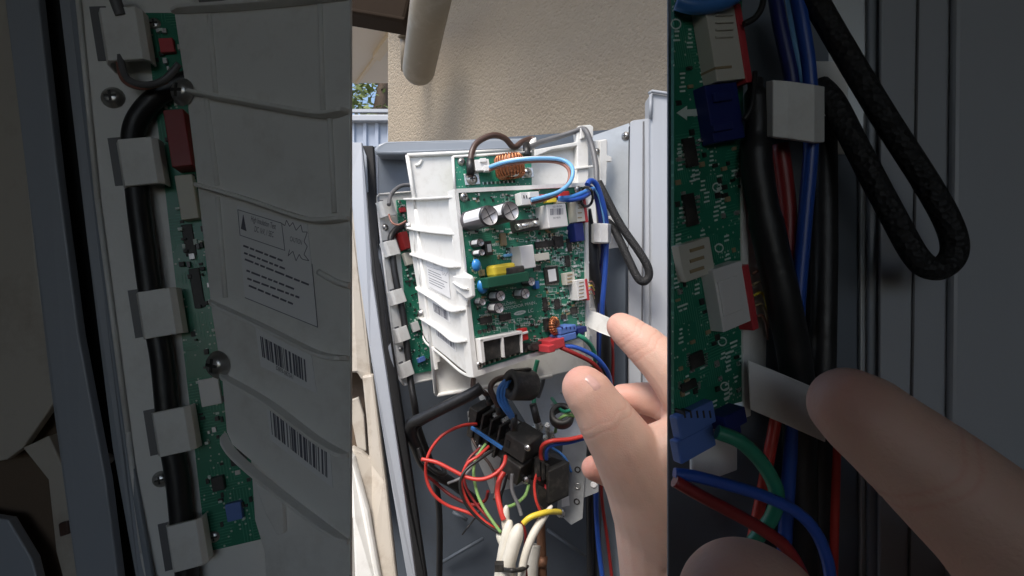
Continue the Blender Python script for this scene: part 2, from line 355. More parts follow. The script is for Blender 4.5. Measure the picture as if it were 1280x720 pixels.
# eave: soffit board with a cream batten, dark gutter
zs = 0.86
def H(x, y, z): d = z * F / (360 - y); return P(x, y, d)
sf = thing('eave', 'off white eave soffit with cream batten at top left', 'eave', H(455, 60, zs))
mb = MB(); mb.prism([H(380, 12, zs), H(520, 12, zs), H(490, 104, zs), H(380, 104, zs)], Vector((0, 0, 0.04))); mb.build('soffit', 'soffit', sf)
mb = MB(); mb.prism([H(494, 26, zs), H(503, 30, zs), H(475, 71, zs), H(466, 66, zs)], Vector((0, 0, -0.018))); mb.prism([H(469, 68, zs), H(473, 70, zs), H(448, 103, zs), H(444, 103, zs)], Vector((0, 0, -0.008))); mb.build('batten', 'trim_cream', sf)
ov = thing('shade_overhang', 'unseen roof overhang shaped to darken the stucco wall below', 'roof', Vector((a0.x, a0.y, 1.0)))
wn = Vector((W.n.x, W.n.y, 0)).normalized(); b0_ = Vector((a0.x, a0.y, .88)); b1_ = b0_ + dirx * 1.7
mb = MB(); mb.prism([b0_ + wn * .002 + dirx * .0, b1_ + wn * .002, b1_ + wn * .85, b0_ + wn * .10], Vector((0, 0, .06))); mb.build('board', 'soffit', ov)  # out of view; widened to the right so the upper wall darkens
gt = thing('gutter', 'dark brown roof gutter crossing the top left corner', 'gutter', C(470, 10, 1.25))
mb = MB(); mb.prism([C(380, -40, 1.25), C(522, -40, 1.25), C(506, 27, 1.25), C(380, 5, 1.25)], Vector((0, 0.09, 0.01))); mb.build('trough', 'gutter', gt, bevel=0.008)
mb = MB(); mb.prism([C(380, 3, 1.245), C(508, 25, 1.245), C(507, 29, 1.245), C(380, 8, 1.245)], Vector((0, -0.012, 0))); mb.build('lip', 'gutter', gt, bevel=0.002)
dp = thing('downpipe', 'thick taupe round downpipe stub hanging from the gutter', 'pipe', C(522, 95, 1.15))
mb = MB(); p0, p1 = C(549, -60, 0.86), C(523.5, 86, 1.16); ax = (p1 - p0).normalized()
rr = 0.0310; pts = [p0, p0.lerp(p1, 0.5), p1] ; rs = [rr * 1.06, rr * 1.02, rr]
for k in range(1, 8):
    a = k / 7 * math.pi / 2; pts.append(p1 + ax * rr * 0.95 * math.sin(a)); rs.append(max(0.0004, rr * math.cos(a)))
mb.tube(pts, rs, 28); mb.build('pipe', 'downpipe', dp)
mb = MB(); q0, q1 = C(505, 25, 1.5), C(507, 88, 1.5); mb.tube([q0, q0.lerp(q1, .5), q1], 0.0115, 16); mb.build('outlet', 'downpipe', dp)
mb = MB(); mb.tube([C(505, 42, 1.49), C(505, 47, 1.49)], 0.0145, 16); mb.build('collar', 'downpipe', dp, bevel=0.001)
# corrugated fence
fn = thing('metal_fence', 'blue grey corrugated metal fence behind the cabinet at left', 'fence', P(450, 260, 3.2))
mb = MB(); prof = []
for k in range(30):
    x0 = -1.35 + k * 0.075
    prof += [(x0, 0.0), (x0 + 0.045, 0.0), (x0 + 0.052, -0.018), (x0 + 0.068, -0.018)]
zT = (360 - 152) / F * 3.2
vs = [Vector((x, 3.2 + y, zT)) for x, y in prof] + [Vector((x, 3.2 + y, -1.3)) for x, y in prof]; n = len(prof)
mb.add(vs, [(i, i + 1, n + i + 1, n + i) for i in range(n - 1)]); o = mb.build('corrugated_sheet', 'fence_paint', fn); sm = o.modifiers.new('solid', 'SOLIDIFY'); sm.thickness = 0.003
mb = MB(); mb.obox(Vector((-0.5, 3.17, zT + 0.005)), Vector((1, 0, 0)), Vector((0, 1, 0)), Vector((0, 0, 1)), 1.6, 0.03, 0.018); mb.build('top_rail', 'panel_white', fn, bevel=0.004)
for zz in (139, 146):
    mb = MB(); p = P(450, zz, 3.4); mb.obox(Vector((-0.6, 3.4, p.z)), Vector((1, 0, 0)), Vector((0, 1, 0)), Vector((0, 0, 1)), 1.6, 0.015, 0.010); mb.build('rail', 'panel_white', fn)
# tree beyond the fence
tr = thing('tree', 'blurred leafy tree showing above the fence at far left', 'tree', Vector((-1.75, 5.6, -1.3)))
mb = MB(); mb.tube([Vector((-1.7, 5.6, -1.3)), Vector((-1.62, 5.6, 0.6)), Vector((-1.45, 5.6, 1.9)), Vector((-1.3, 5.7, 3.0))], [0.12, 0.1, 0.08, 0.04], 10)
mb.tube([Vector((-1.62, 5.6, 0.9)), Vector((-2.1, 5.5, 1.7)), Vector((-2.5, 5.4, 2.4))], [0.06, 0.04, 0.02], 8); mb.build('trunk', 'bark', tr)
mb = MB(); rnd = random.Random(3)
cl = [Vector((rnd.uniform(-3.2, -0.7), rnd.uniform(5.0, 6.3), rnd.uniform(0.7, 3.2))) for _ in range(55)]
cl += [Vector((rnd.uniform(-1.95, -1.3), rnd.uniform(5.2, 6.1), rnd.uniform(1.6, 2.3))) for _ in range(14)]
for c in cl:
    for _ in range(45):
        p = c + Vector((rnd.gauss(0, .16), rnd.gauss(0, .16), rnd.gauss(0, .13)))
        u = Vector((rnd.uniform(-1, 1), rnd.uniform(-1, 1), rnd.uniform(-.6, .6))).normalized(); v = u.orthogonal().normalized(); q = rnd.uniform(.03, .06)
        mb.add([p - u * q, p + v * q * .5, p + u * q, p - v * q * .5], [(0, 1, 2, 3)])
mb.build('crown', 'leaf', tr, clean=False)

# ------------------------------------------------------------------ the open air conditioner cabinet
ac = thing('air_conditioner', 'open grey air conditioner outdoor unit with exposed wiring bay', 'air conditioner', C(650, 715, 0.9))
K_ = Plane(C(455, 200, 0.93), C(800, 200, 1.00), C(500, 720, 0.96))
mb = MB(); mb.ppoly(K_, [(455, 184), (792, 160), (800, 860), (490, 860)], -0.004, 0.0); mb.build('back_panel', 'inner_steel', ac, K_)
mb = MB(); mb.prism([C(466, 187, 0.90), C(472, 180, 0.90), C(482, 176.5, 0.90), (C(660, 172, 0.93)), C(660, 187, 0.93), C(500, 193, 0.90), C(470, 193, 0.90)], Vector((0, 0.05, 0.0))); mb.build('top_rim', 'rim_steel', ac, bevel=0.004, seg=3)
def strip(name, pts, h, thick, mname, bev=0.0008):
    mb = MB(); mb.prism([C(*p) for p in pts], Vector((0, thick, 0))); return mb.build(name, mname, ac, bevel=bev)
strip('side_flange', [(425, 178, .80), (452, 178, .80), (456, 220, .79), (464, 341, .76), (478, 436, .735), (491, 520, .71), (503, 600, .69), (522, 740, .66), (512, 740, .66), (488, 600, .69), (475, 520, .71), (462, 436, .735), (448, 341, .76), (437, 225, .79)], 0, 0.006, 'paint_grey')
strip('gap_shade', [(448, 182, .84), (466, 182, .84), (474, 320, .82), (490, 436, .78), (503, 520, .76), (515, 600, .745), (536, 745, .72), (518, 745, .72), (498, 600, .745), (486, 520, .76), (472, 436, .78), (456, 320, .82)], 0, 0.01, 'gap_black')  # dark strip that paints the shade in the gap behind the flange
strip('corner_post', [(446, 179, .835), (452, 180, .835), (458, 195, .83), (460, 240, .82), (455, 240, .82), (450, 195, .83)], 0, 0.004, 'rim_steel')
strip('inner_channel', [(459, 194, .85), (472, 194, .85), (473, 240, .84), (480, 330, .825), (491, 436, .79), (498, 480, .78), (494, 480, .78), (485, 436, .79), (474, 330, .825), (464, 240, .84)], 0, 0.004, 'paint_grey')
Lp = Plane(C(470, 200, .86), C(476, 700, .80), C(500, 200, .93))
GL = Plane(C(745, 165, 0.90), C(790, 153, 0.86), C(745, 480, 0.90))
mb = MB(); mb.ppoly(GL, [(740, 170), (786, 154), (788, 160), (788, 308), (745, 312)], -0.002, 0.0); mb.build('galvanised_plate', 'galvanised', ac, GL)
screw(GL, 782, 170, 0.0052, 0.001, ac)
strip('front_post', [(788, 152, .82), (792, 150, .82), (812, 148, .81), (816, 148, .81), (818, 760, .76), (786, 760, .78), (786, 300, .81)], 0, 0.004, 'panel_white', 0.0015)
strip('side_panel', [(813, 120, .80), (815, 115, .80), (842, 119, .79), (930, 124, .76), (930, 780, .70), (815, 780, .75)], 0, 0.03, 'panel_white', 0.002)
mb = MB(); mb.tube([C(813, 148, .795), C(813.5, 118, .795)], 0.0022, 10); mb.tube([C(811, 117, .795), C(815, 114, .795), C(842, 118, .785), C(900, 123, .765)], 0.0022, 10); mb.build('folded_hem', 'panel_white', ac)
mb = MB(); mb.tube([C(804.5, 152, .812), C(803.5, 300, .795), C(802, 480, .775), C(801, 760, .765)], 0.0012, 8); mb.build('seam', 'grey_wire', ac)
strip('inner_edge', [(786.3, 158, .838), (789, 156, .832), (787, 480, .815), (787, 760, .795), (784, 760, .80), (784.5, 480, .82)], 0, 0.003, 'gap_black')
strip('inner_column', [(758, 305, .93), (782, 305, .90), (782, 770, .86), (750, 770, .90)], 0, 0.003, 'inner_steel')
# pressed ridges of the back panel and the bracket foot
for pts in ([(552, 703, .955), (604, 673, .962)], [(684, 662, .97), (742, 702, .96)], [(566, 640, .955), (584, 650, .955)]):
    mb = MB(); mb.tube([C(*p) for p in pts], 0.0028, 8); mb.build('pressed_ridge', 'inner_steel', ac)
screw(K_, 514, 596, 0.0016, 0.0, ac, slot=False)
# cream fan shroud outside the flange
fs_ = thing('fan_shroud', 'dirty cream plastic fan shroud at left edge of the cabinet', 'shroud', C(446, 700, 0.78))
mb = MB(); mb.prism([C(380, 150, .90), C(432, 150, .90), C(436, 225, .88), C(452, 350, .85), C(464, 470, .82), C(452, 476, .82), C(446, 466, .82), C(380, 470, .86)], Vector((0, .012, 0))); mb.build('upper_panel', 'cream_plastic', fs_, bevel=0.003)
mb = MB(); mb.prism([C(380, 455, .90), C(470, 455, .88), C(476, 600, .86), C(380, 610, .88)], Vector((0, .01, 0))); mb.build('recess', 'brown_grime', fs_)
mb = MB(); mb.prism([C(452, 470, .81), C(466, 468, .81), C(482, 600, .77), C(500, 765, .70), C(470, 765, .70), C(463, 690, .73), C(448, 600, .77), C(438, 558, .79), C(452, 566, .79), C(461, 574, .79), C(458, 530, .80)], Vector((0, .012, 0))); mb.build('lower_panel', 'cream_plastic', fs_, bevel=0.003)
mb = MB(); mb.prism([C(430, 558, .775), C(442, 572, .775), C(460, 640, .74), C(482, 765, .69), C(444, 765, .69), C(440, 650, .73), C(430, 630, .74)], Vector((0, .012, 0))); mb.build('rim', 'white_plastic', fs_, bevel=0.004)
mb = MB()
mb.prism([C(438, 500, .855), C(448, 496, .855), C(455, 520, .85), (C(458, 565, .84)), C(446, 560, .845), C(440, 530, .85)], Vector((0, .006, 0))); mb.build('broken_tab', 'cream_plastic', fs_, bevel=0.002)

# ------------------------------------------------------------------ cable tray with clips (builder shared by the far and the near unit)
def cable_tray(root, pl, outline, ch, clips, board, screws_, k, mats, extras):
    mb = MB(); mb.ppoly(pl, outline, -0.004 * k, 0.0); mb.build('tray', mats[0], root, pl, bevel=0.0012 * k)
    mb = MB()   # raised rim along the outline
    for (x0, y0), (x1, y1) in zip(outline, outline[1:] + outline[:1]):
        a, b_ = pl.at(x0, y0, 0.001 * k), pl.at(x1, y1, 0.001 * k); mb.tube([a, b_], 0.0016 * k, 8)
    mb.build('rim', mats[0], root)
    mb = MB(); mb.ppoly(pl, board, 0.0, 0.0022 * k); bd = mb.build('circuit_board', mats[1], root, pl)
    rnd = random.Random(5); mb = MB(); (bx0, by0), (bx1, by1), (bx2, by2), (bx3, by3) = board[:4]
    for _ in range(150):
        u, v = rnd.uniform(.12, .9), rnd.uniform(.03, .97)
        x = (bx0 * (1 - u) + bx1 * u) * (1 - v) + (bx3 * (1 - u) + bx2 * u) * v; y = (by0 * (1 - u) + by1 * u) * (1 - v) + (by3 * (1 - u) + by2 * u) * v
        q = abs(bx1 - bx0) * 0.10; mb.pbox(pl, x, y, rnd.uniform(.4, 1.1) * q, rnd.uniform(.4, 1.3) * q, 0.0022 * k, 0.0022 * k + rnd.uniform(.0006, .003) * k, rnd.choice([0, 0, 1, 2, 3]))
    o = mb.build('small_components', ['black_plastic', 'print_white', 'cap_top', 'cap_dark'], bd); o['kind'] = 'stuff'
    for x0, y0, x1, y1 in clips:
        mb = MB(); cx, cy, w_, h_ = (x0 + x1) / 2, (y0 + y1) / 2, x1 - x0, y1 - y0
        mb.pbox(pl, cx - w_ * .40, cy, w_ * .34, h_ * 1.02, 0.0, 0.0008 * k, 1); mb.build('clip_shade', [mats[0], 'grey_wire'], root)  # thin grey pad paints the shaded recess beside the clip
        mb = MB(); p, sx, sy = pl.sc(cx, cy, ch)
        a, b_ = pl.x * (w_ * sx / 2), pl.y * (h_ * sy / 2); t_ = 0.0018 * k
        prof = [(-1, 0), (-.93, .7), (-.7, 1), (.75, 1), (.97, .8), (1, .3), (.9, .3), (.86, .72), (.7, 1 - .18), (-.66, 1 - .18), (-.84, .6), (-.9, 0)]
        hh = ch
        q = [p + a * u - b_ - pl.n * hh * (1 - v) for u, v in prof]; mb.prism(q, b_ * 2)
        mb.build('cable_clip', mats[0], root, bevel=0.0005 * k)
    for x, y, r in screws_: screw(pl, x, y, r, 0.0008 * k, root)
    for e in extras:
        mb = MB(); kind, x, y, w_, h_, hh, mm = e; mb.pbox(pl, x, y, w_, h_, 0.002 * k, hh * k); mb.build(kind, mm, bd, bevel=0.0006 * k)
TR = Plane(C(472, 245, .84), C(515, 241, .90), C(507, 478, .80))
tray = thing('cable_tray', 'white plastic cable tray with clips left of the ribbed control box', 'cable tray', TR.at(500, 478))
cable_tray(tray, TR, [(470, 247), (474, 243), (540, 238), (560, 470), (505, 481), (497, 470)], .0112,
           [(477, 250, 495, 270), (483, 300, 500, 319), (491, 361, 508, 379), (497, 408, 513, 426), (502, 452, 518, 470)],
           [(496, 250), (520, 249), (546, 462), (515, 468)], [(482, 284, .0042), (501, 436, .003), (499, 253, .003)], 0.9, ('white_plastic', 'pcb'),
           [('capacitor', 508, 300, 8, 22, .016, 'dark_red'), ('connector', 511, 323, 8, 16, .009, 'ivory_part'), ('connector', 504, 262, 7, 6, .006, 'red_plastic'), ('connector', 520, 408, 9, 12, .006, 'white_part'), ('capacitor', 528, 449, 8, 6, .008, 'blue_plastic')])
def plane_cable(label, pl, pts, h, r, rest, K, m_='black_tape', seg=12):
    q = [pl.at(x, y, h) for x, y in pts] + [K(*p) for p in rest]; mb = MB(); mb.tube(spline(q, 7), r, seg); return tag(mb.build('cable', m_), label, 'cable')
plane_cable('black sheathed cable running down through the white tray clips', TR, [(512, 281), (499, 284), (489, 296), (490, 312), (494, 345), (499, 370), (505, 400), (507, 420), (511, 452), (513, 475)], .0052, .0046, [(518, 505, .79), (524, 538, .81), (540, 585, .85), (549, 640, .87), (549, 730, .87)], C)
wire('wire', 'thin grey wire arching over the top of the white tray', [(486, 256, .82), (489, 243, .84), (500, 233, .86), (514, 231, .87), (530, 231, .87)], 0.0028, 'grey_wire')
wire('wire', 'thin grey and brown lead below the topmost tray clip', [(486, 268, .82), (490, 278, .81), (498, 281, .81), (508, 276, .81)], 0.0014, 'tan_wire')

# ------------------------------------------------------------------ white backing tray with the small filter board
T = Plane(C(509, 193, .76), C(760, 173, .86), C(545, 495, .76))
bt = thing('backing_tray', 'white plastic backing tray behind the main control box', 'plastic tray', T.at(560, 490))
mb = MB(); mb.ppoly(T, [(509, 194), (512, 192.5), (672, 186), (758, 173.5), (760, 176), (758, 240), (752, 455), (690, 470), (547, 496), (543, 492), (520, 262)], -0.006, 0.0); mb.build('tray', 'white_plastic', bt, T, bevel=0.0015)
mb = MB()
for (a, b_) in (((509, 194), (668, 187)), ((509, 194), (520, 262)), ((520, 262), (546, 494)), ((546, 494), (690, 470))):
    mb.tube([T.at(*a, .002), T.at(*b_, .002)], 0.0026, 8)
mb.tube([T.at(527, 200, .0), T.at(524, 206, .0), T.at(519, 207, 0)], 0.0022, 8); mb.build('rim', 'white_plastic', bt)
mb = MB(); mb.ppoly(T, [(668, 187), (722, 177), (722, 182), (690, 187), (668, 196)], 0, .012); mb.build('ledge', 'white_plastic', bt, bevel=.001)
mb = MB(); mb.ppoly(T, [(721, 160), (724, 157), (738, 155.5), (742, 158), (742, 172), (736, 174), (736, 230), (722, 232)], 0.0, 0.012); mb.build('cable_post', 'white_plastic', bt, bevel=.0015)
mb = MB(); mb.ppoly(T, [(719, 209), (744, 206), (744, 209), (719, 212)], .012, .015); mb.ppoly(T, [(725, 160), (732, 158), (731, 172), (726, 174)], .012, .015); mb.build('cable_guide', 'white_plastic', bt, bevel=.001)
mb = MB(); mb.ppoly(T, [(750, 176), (759, 174), (759, 194), (765, 196), (765, 202), (759, 202), (758, 232), (750, 234)], 0, .004); mb.build('mounting_lug', 'white_plastic', bt, bevel=.001)
screw(T, 747, 189, .0035, .002, bt)
mb = MB(); mb.ppoly(T, [(540, 434), (548, 432), (551, 452), (547, 454), (548, 462), (544, 463)], 0, .010); mb.build('latch', 'white_plastic', bt, bevel=.001)
FB = Plane(T.at(567, 197, .022), T.at(665, 191, .022), T.at(570, 240, .022))
fb = thing('filter_board', 'small green filter board with copper choke above the main board', 'circuit board', FB.at(615, 240))
mb = MB(); mb.ppoly(FB, [(567, 197), (664, 191), (665, 236), (570, 243)], -.002, 0); mb.build('circuit_board', 'pcb', fb, FB)
mb = MB()
for a, b_ in (((566, 196), (665, 190)), ((566, 196), (569, 243))): mb.tube([FB.at(*a, .001), FB.at(*b_, .001)], .0017, 8)
mb.build('edge_frame', 'white_plastic', fb)
screw(FB, 577, 202, .0042, .001, fb)
for x, y, r in ((590, 224, .0058), (659, 216, .0052)):
    mb = MB(); p = FB.at(x, y, .001); mb.obox(p, FB.x, FB.y, FB.n, r * 1.7, r * 1.25, .0012); o = mb.build('terminal_plate', 'solder', fb, bevel=.0006)
    screw(FB, x, y, r, .003, fb)
mb = MB(); mb.pbox(FB, 603, 206, 18, 14, 0, .012); mb.pbox(FB, 604, 200, 8, 5, .012, .015); mb.pbox(FB, 610, 210, 9, 7, .006, .016); mb.build('connector', 'white_part', fb, bevel=.0006)
# choke: wound toroid lying in front of the board
mb = MB(); p, sx, sy = FB.sc(637, 208, .016); r0 = 16 * sx; prof = []
hw_ = 12.5 * sy
mb.lathe(p, FB.y, [(r0 * .35, -hw_), (r0 * .8, -hw_), (r0, -hw_ * .75), (r0, hw_ * .75), (r0 * .8, hw_), (r0 * .35, hw_)], 28, 1)
for k in range(26):
    a = math.pi * (k + .5) / 13; d = FB.x * math.cos(a) + FB.n * math.sin(a)
    mb.tube([p + d * (r0 * .4) - FB.y * hw_ * 1.03, p + d * (r0 * .9) - FB.y * hw_ * 1.04, p + d * (r0 * 1.04) - FB.y * hw_ * .8, p + d * (r0 * 1.05), p + d * (r0 * 1.04) + FB.y * hw_ * .8, p + d * (r0 * .9) + FB.y * hw_ * 1.04, p + d * (r0 * .4) + FB.y * hw_ * 1.03], .0012, 6, 0)
mb.build('choke', ['copper', 'copper_pipe'], fb)
mb = MB(); mb.pbox(FB, 645, 209, 5, 19, .02, .0295); mb.build('spacer', 'white_part', fb, bevel=.0005)
mb = MB()
for k in range(16): mb.pbox(FB, 604 + k * 2.6, 229 - k * .15, 1.2, 3, 0, .001 + .001 * (k % 2), k % 2)
o = mb.build('solder_row', ['solder', 'black_plastic'], fb); o['kind'] = 'stuff'

# ------------------------------------------------------------------ main control box
FR = Plane(C(568, 237, .62), C(733, 229, .74), C(592, 471, .63))
SD = Plane(C(507, 248, .80), C(568, 240, .62), C(590, 468, .63))
cb = thing('control_box', 'white ribbed control box holding the large green main circuit board', 'control box', FR.at(592, 471))
mb = MB(); mb.ppoly(SD, [(507, 248), (567.5, 245), (571, 262), (578, 326), (580, 341), (588, 345), (590, 372), (584, 376), (583, 392), (589, 470), (575, 460), (552, 441), (534, 427), (529, 418), (525, 394), (521, 358), (514, 316), (510, 283)], -.003, 0.0)
mb.build('side_wall', 'white_plastic', cb, SD, bevel=.0008)
for pts in ([(506, 247.5), (530, 247), (567, 244.5)], [(510, 283), (530, 287), (570, 291)], [(514, 316), (535, 322), (562, 331), (577, 331)], [(521, 358), (545, 372), (566, 386), (583, 385)], [(525, 394), (550, 409), (570, 424), (585, 424)], [(529, 419), (534, 428), (553, 443), (575, 462), (589, 469)]):
    mb = MB(); q = [SD.at(x, y, 0) for x, y in pts]; dn = Vector((0, 0, -1))
    flange(mb, spline(q, 6), SD.n, .0016 if pts[0][1] > 415 else .0055, .0022)
    mb.build('rib', 'white_plastic', cb, bevel=.0005)
for pts in ([(517, 285), (519, 316)], [(561, 247), (566, 290)], [(565, 292), (571, 330)], [(521, 318), (526, 358)]):
    mb = MB(); mb.tube([SD.at(*p, .0004) for p in pts], .0010, 8); mb.build('upright_rib', 'white_plastic', cb)
mb = MB(); mb.ppoly(SD, [(566, 345), (588, 347), (590, 371), (583, 374), (566, 360)], 0, .004); mb.build('catch', 'white_plastic', cb, bevel=.001)
mb = MB(); mb.tube(spline([SD.at(567, 353, .004), SD.at(578, 360, .005), SD.at(585, 361, .005)], 5), .0015, 8); mb.build('rib', 'white_plastic', cb)
for x, y in ((510, 283), (526, 392)): screw(SD, x, y, .0052, .002, cb)
# printed label and barcodes on the side wall
mb = MB(); mb.ppoly(SD, [(532, 324), (560.5, 334), (563, 373), (536, 358)], .0001, .0006); lab = mb.build('warning_label', 'sticker', cb)
mb = MB()
def stroke(mb, pl, pts, h, r, mi=0):
    for a, b_ in zip(pts, pts[1:]):
        A, B = pl.at(*a, h), pl.at(*b_, h); t_ = (B - A).normalized().cross(pl.n) * r; mb.prism([A - t_, B - t_, B + t_, A + t_], -pl.n * .00004, mi)
H1 = .0008
stroke(mb, SD, [(533, 326), (552, 331.5), (553, 338.5), (534, 333), (533, 326)], H1, .00012)
zz = [(551, 330), (553, 333), (555, 330), (556, 334), (559, 332), (558.5, 337), (560, 340), (558, 342), (557, 345), (555.5, 341), (553.5, 344), (553, 340)]
stroke(mb, SD, zz, H1, .00014)
for k, (x0, y0, x1, y1) in enumerate([(535, 337, 551, 344), (535.2, 340, 552, 347.5), (535.6, 343, 559, 353.5), (536, 347, 555, 355.5), (536.3, 350, 556, 359), (536.6, 353, 553, 361)]): stroke(mb, SD, [(x0, y0), (x1, y1)], H1, .00032, 0)
stroke(mb, SD, [(535, 360), (563, 374)], H1, .00015); stroke(mb, SD, [(560.5, 342), (563, 373)], H1, .00012)
mb.build('print', 'print_ink', lab, clean=False)
text_on(SD, 'High Insulation Test', 544, 330.6, 2.1, H1, 'print_ink', lab, sx=.62, to=(552, 333.2))
def sticker(pl, quad, parent, inset, seed, h=.0006):
    mb = MB(); mb.ppoly(pl, quad, .0001, h); s_ = mb.build('barcode_sticker', 'sticker', parent)
    barcode(pl, inset, h + .0002, s_, seed=seed, n=40); return s_
sticker(SD, [(539, 372), (561, 386), (563, 404), (542, 390)], cb, [(541, 378.5), (559, 389), (560.5, 401), (542.5, 389.5)], 3)
sticker(SD, [(543, 402), (568, 421), (570, 440), (546, 420)], cb, [(544.5, 405), (567, 423), (568.5, 437), (546, 419)], 4)
# front frame and board
ou = [(568, 236), (735, 228), (737, 424), (592, 472)]; inn = [(573, 241), (731, 233), (733.5, 420), (597.5, 463)]
mb = MB()
for i in range(4):
    j = (i + 1) % 4; mb.ppoly(FR, [ou[i], ou[j], inn[j], inn[i]], -.012, .003)
mb.build('frame', 'white_plastic', cb, FR)
mb = MB(); mb.ppoly(FR, [(570, 239), (733, 231), (735, 421), (594, 469)], -.014, -.006); mb.build('backing', 'white_plastic', cb, FR)
mb = MB(); mb.ppoly(FR, [(572.5, 240.5), (731.5, 232.5), (734, 420.5), (597, 463.5)], -.004, 0); pcb = mb.build('circuit_board', 'pcb', cb, FR)
pcb['label'] = 'large green main circuit board crowded with components'
for x, y in ((580, 246), (722, 236.5), (599, 456)): screw(FR, x, y, .0042, .0012, cb)
def comp(name, mats, fn, bevel=.0005):
    mb = MB(); fn(mb); return mb.build(name, mats, pcb, bevel=bevel)
def box(name, m_, cx, cy, w_, h_, top, bevel=.0005, rot=0): return comp(name, m_, lambda mb: mb.pbox(FR, cx, cy, w_, h_, 0, top, 0, rot), bevel)
def ecap(cx, cy, rpx, hh, K2=1):
    p, sx, sy = FR.sc(cx, cy, hh); r = rpx * sy; b0 = p - FR.n * hh; mb = MB()
    mb.lathe(b0, FR.n, [(r * .97, 0), (r, hh * .05), (r, hh * .12), (r * .93, hh * .16), (r, hh * .2), (r, hh * .94)], 28, 0)
    mb.lathe(b0, FR.n, [(r, hh * .94), (r * .97, hh * .99), (r * .88, hh * 1.0)], 28, 2)
    mb.lathe(b0, FR.n, [(r * .88, hh), (r * .86, hh * .985), (0, hh * .985)], 28, 1)
    u = FR.x + FR.y * .4; u.normalize(); v = FR.n.cross(u)
    for d in (u, v): mb.obox(b0 + FR.n * (hh * .988), d, FR.n.cross(d), FR.n, r * .78, r * .035, .0002, 2)
    # printed stripe on the sleeve
    for k in range(5):
        a0 = math.radians(128 + k * 13); a1 = math.radians(141 + k * 13); q = [b0 + (FR.x * math.cos(a) + FR.y * math.sin(a)) * r * 1.012 + FR.n * (hh * t_) for a, t_ in ((a0, .22), (a1, .22), (a1, .93), (a0, .93))]
        mb.add(q, [(0, 1, 2, 3)], 3)
    return mb.build('capacitor', ['cap_sleeve', 'cap_top', 'cap_dark', 'sticker'], pcb)
ecap(612, 269.5, 13.5, .044); ecap(639, 264, 12.8, .040)
for x, y, r, h_ in ((601, 303, 5, .016), (602.5, 315.5, 4.2, .016), (626, 370, 7, .018), (624, 385, 7, .016), (603.5, 377.5, 4.5, .013), (657, 367, 6.8, .017), (664.5, 352, 5.6, .014)): ecap(x, y, r, h_)
box('fuse_holder', 'black_plastic', 660, 281, 29, 15, .012)
def fz(mb):
    a, b_ = FR.at(646, 284, .013), FR.at(672, 279, .013); mb.tube([a, b_], .0030, 12); mb.tube([a, a.lerp(b_, .2)], .0036, 12); mb.tube([a.lerp(b_, .8), b_], .0036, 12)
comp('fuse', 'solder', fz, 0)
rel = box('relay', 'white_part', 697, 269.5, 24, 29, .022, .0008)
RL = Plane(FR.at(700, 270, .022), FR.at(706, 270, .022), FR.at(700, 260, .022))
barcode(FR, [(688, 261), (705, 260), (705, 268), (688, 269)], .0222, rel, seed=9, n=30)
text_on(FR, '0201-8A 2 001', 696.5, 258, 2.2, .0222, 'print_ink', rel, rot=math.pi, sx=.8); text_on(FR, 'B-18A-1H0', 696, 272, 2.2, .0222, 'print_ink', rel, rot=math.pi, sx=.8)
box('relay', 'white_part', 660, 321, 17, 29, .020, .0008)
box('connector', 'ivory_part', 678, 321, 18, 9, .008)
box('connector', 'white_part', 660, 248, 17, 16, .012); box('connector', 'white_part', 668, 243, 12, 7, .015)
box('connector', 'red_plastic', 685, 245, 22, 5, .008); box('connector', 'yellow', 690, 250, 12, 5, .008); box('connector', 'ivory_part', 702, 252, 12, 4, .007); box('connector', 'dip_red', 706, 242, 12, 6, .009)
box('connector', 'ivory_part', 725.5, 263.5, 10, 27, .016); box('connector_strip', 'red_plastic', 732.5, 263, 3, 30, .017)
box('connector', 'navy', 724.5, 290, 11, 23, .014); box('connector', 'ivory_part', 713, 348, 12, 15, .008)
for k in range(3): box('pin', 'tan_part', 712.5, 343.5 + k * 4.5, 6, 1.6, .0085, 0)
box('connector', 'white_part', 727.5, 362, 12, 25, .015); box('connector_strip', 'red_plastic', 734.5, 362, 2.6, 27, .016)
for k in range(4): box('slot', 'tan_part', 725, 254 + k * 6, 5, 1.4, .0163, 0)
for k in range(5): box('slot', 'tan_part', 727, 353 + k * 4.5, 6, 1.2, .0153, 0)
for k in range(4): box('slot', 'black_plastic', 655 + k * 3.4, 246, 1.3, 4, .0123, 0)
for k in range(4): box('slot', 'navy', 703 + k * 5, 410, 1.4, 3, .0203, 0)
for k, mm_ in enumerate(('tan_wire', 'yellow', 'red_wire', 'tan_part')):
    def lead_(mb): mb.tube(spline([FR.at(736, 353 + k * 5, .008), FR.at(740, 352 + k * 5, .006), FR.at(743, 358 + k * 5, .0)], 5), .0009, 6)
    comp('lead', mm_, lead_, 0)
# transformer
comp('transformer', 'dark_green', lambda mb: mb.pbox(FR, 636, 349.5, 53, 13, 0, .024, 0), .001)
comp('transformer_tape', 'yellow', lambda mb: mb.pbox(FR, 632, 337, 28, 15, .004, .022, 0), .003); box('transformer_core', 'black_plastic', 645, 338.5, 23, 11, .0232, .0015)
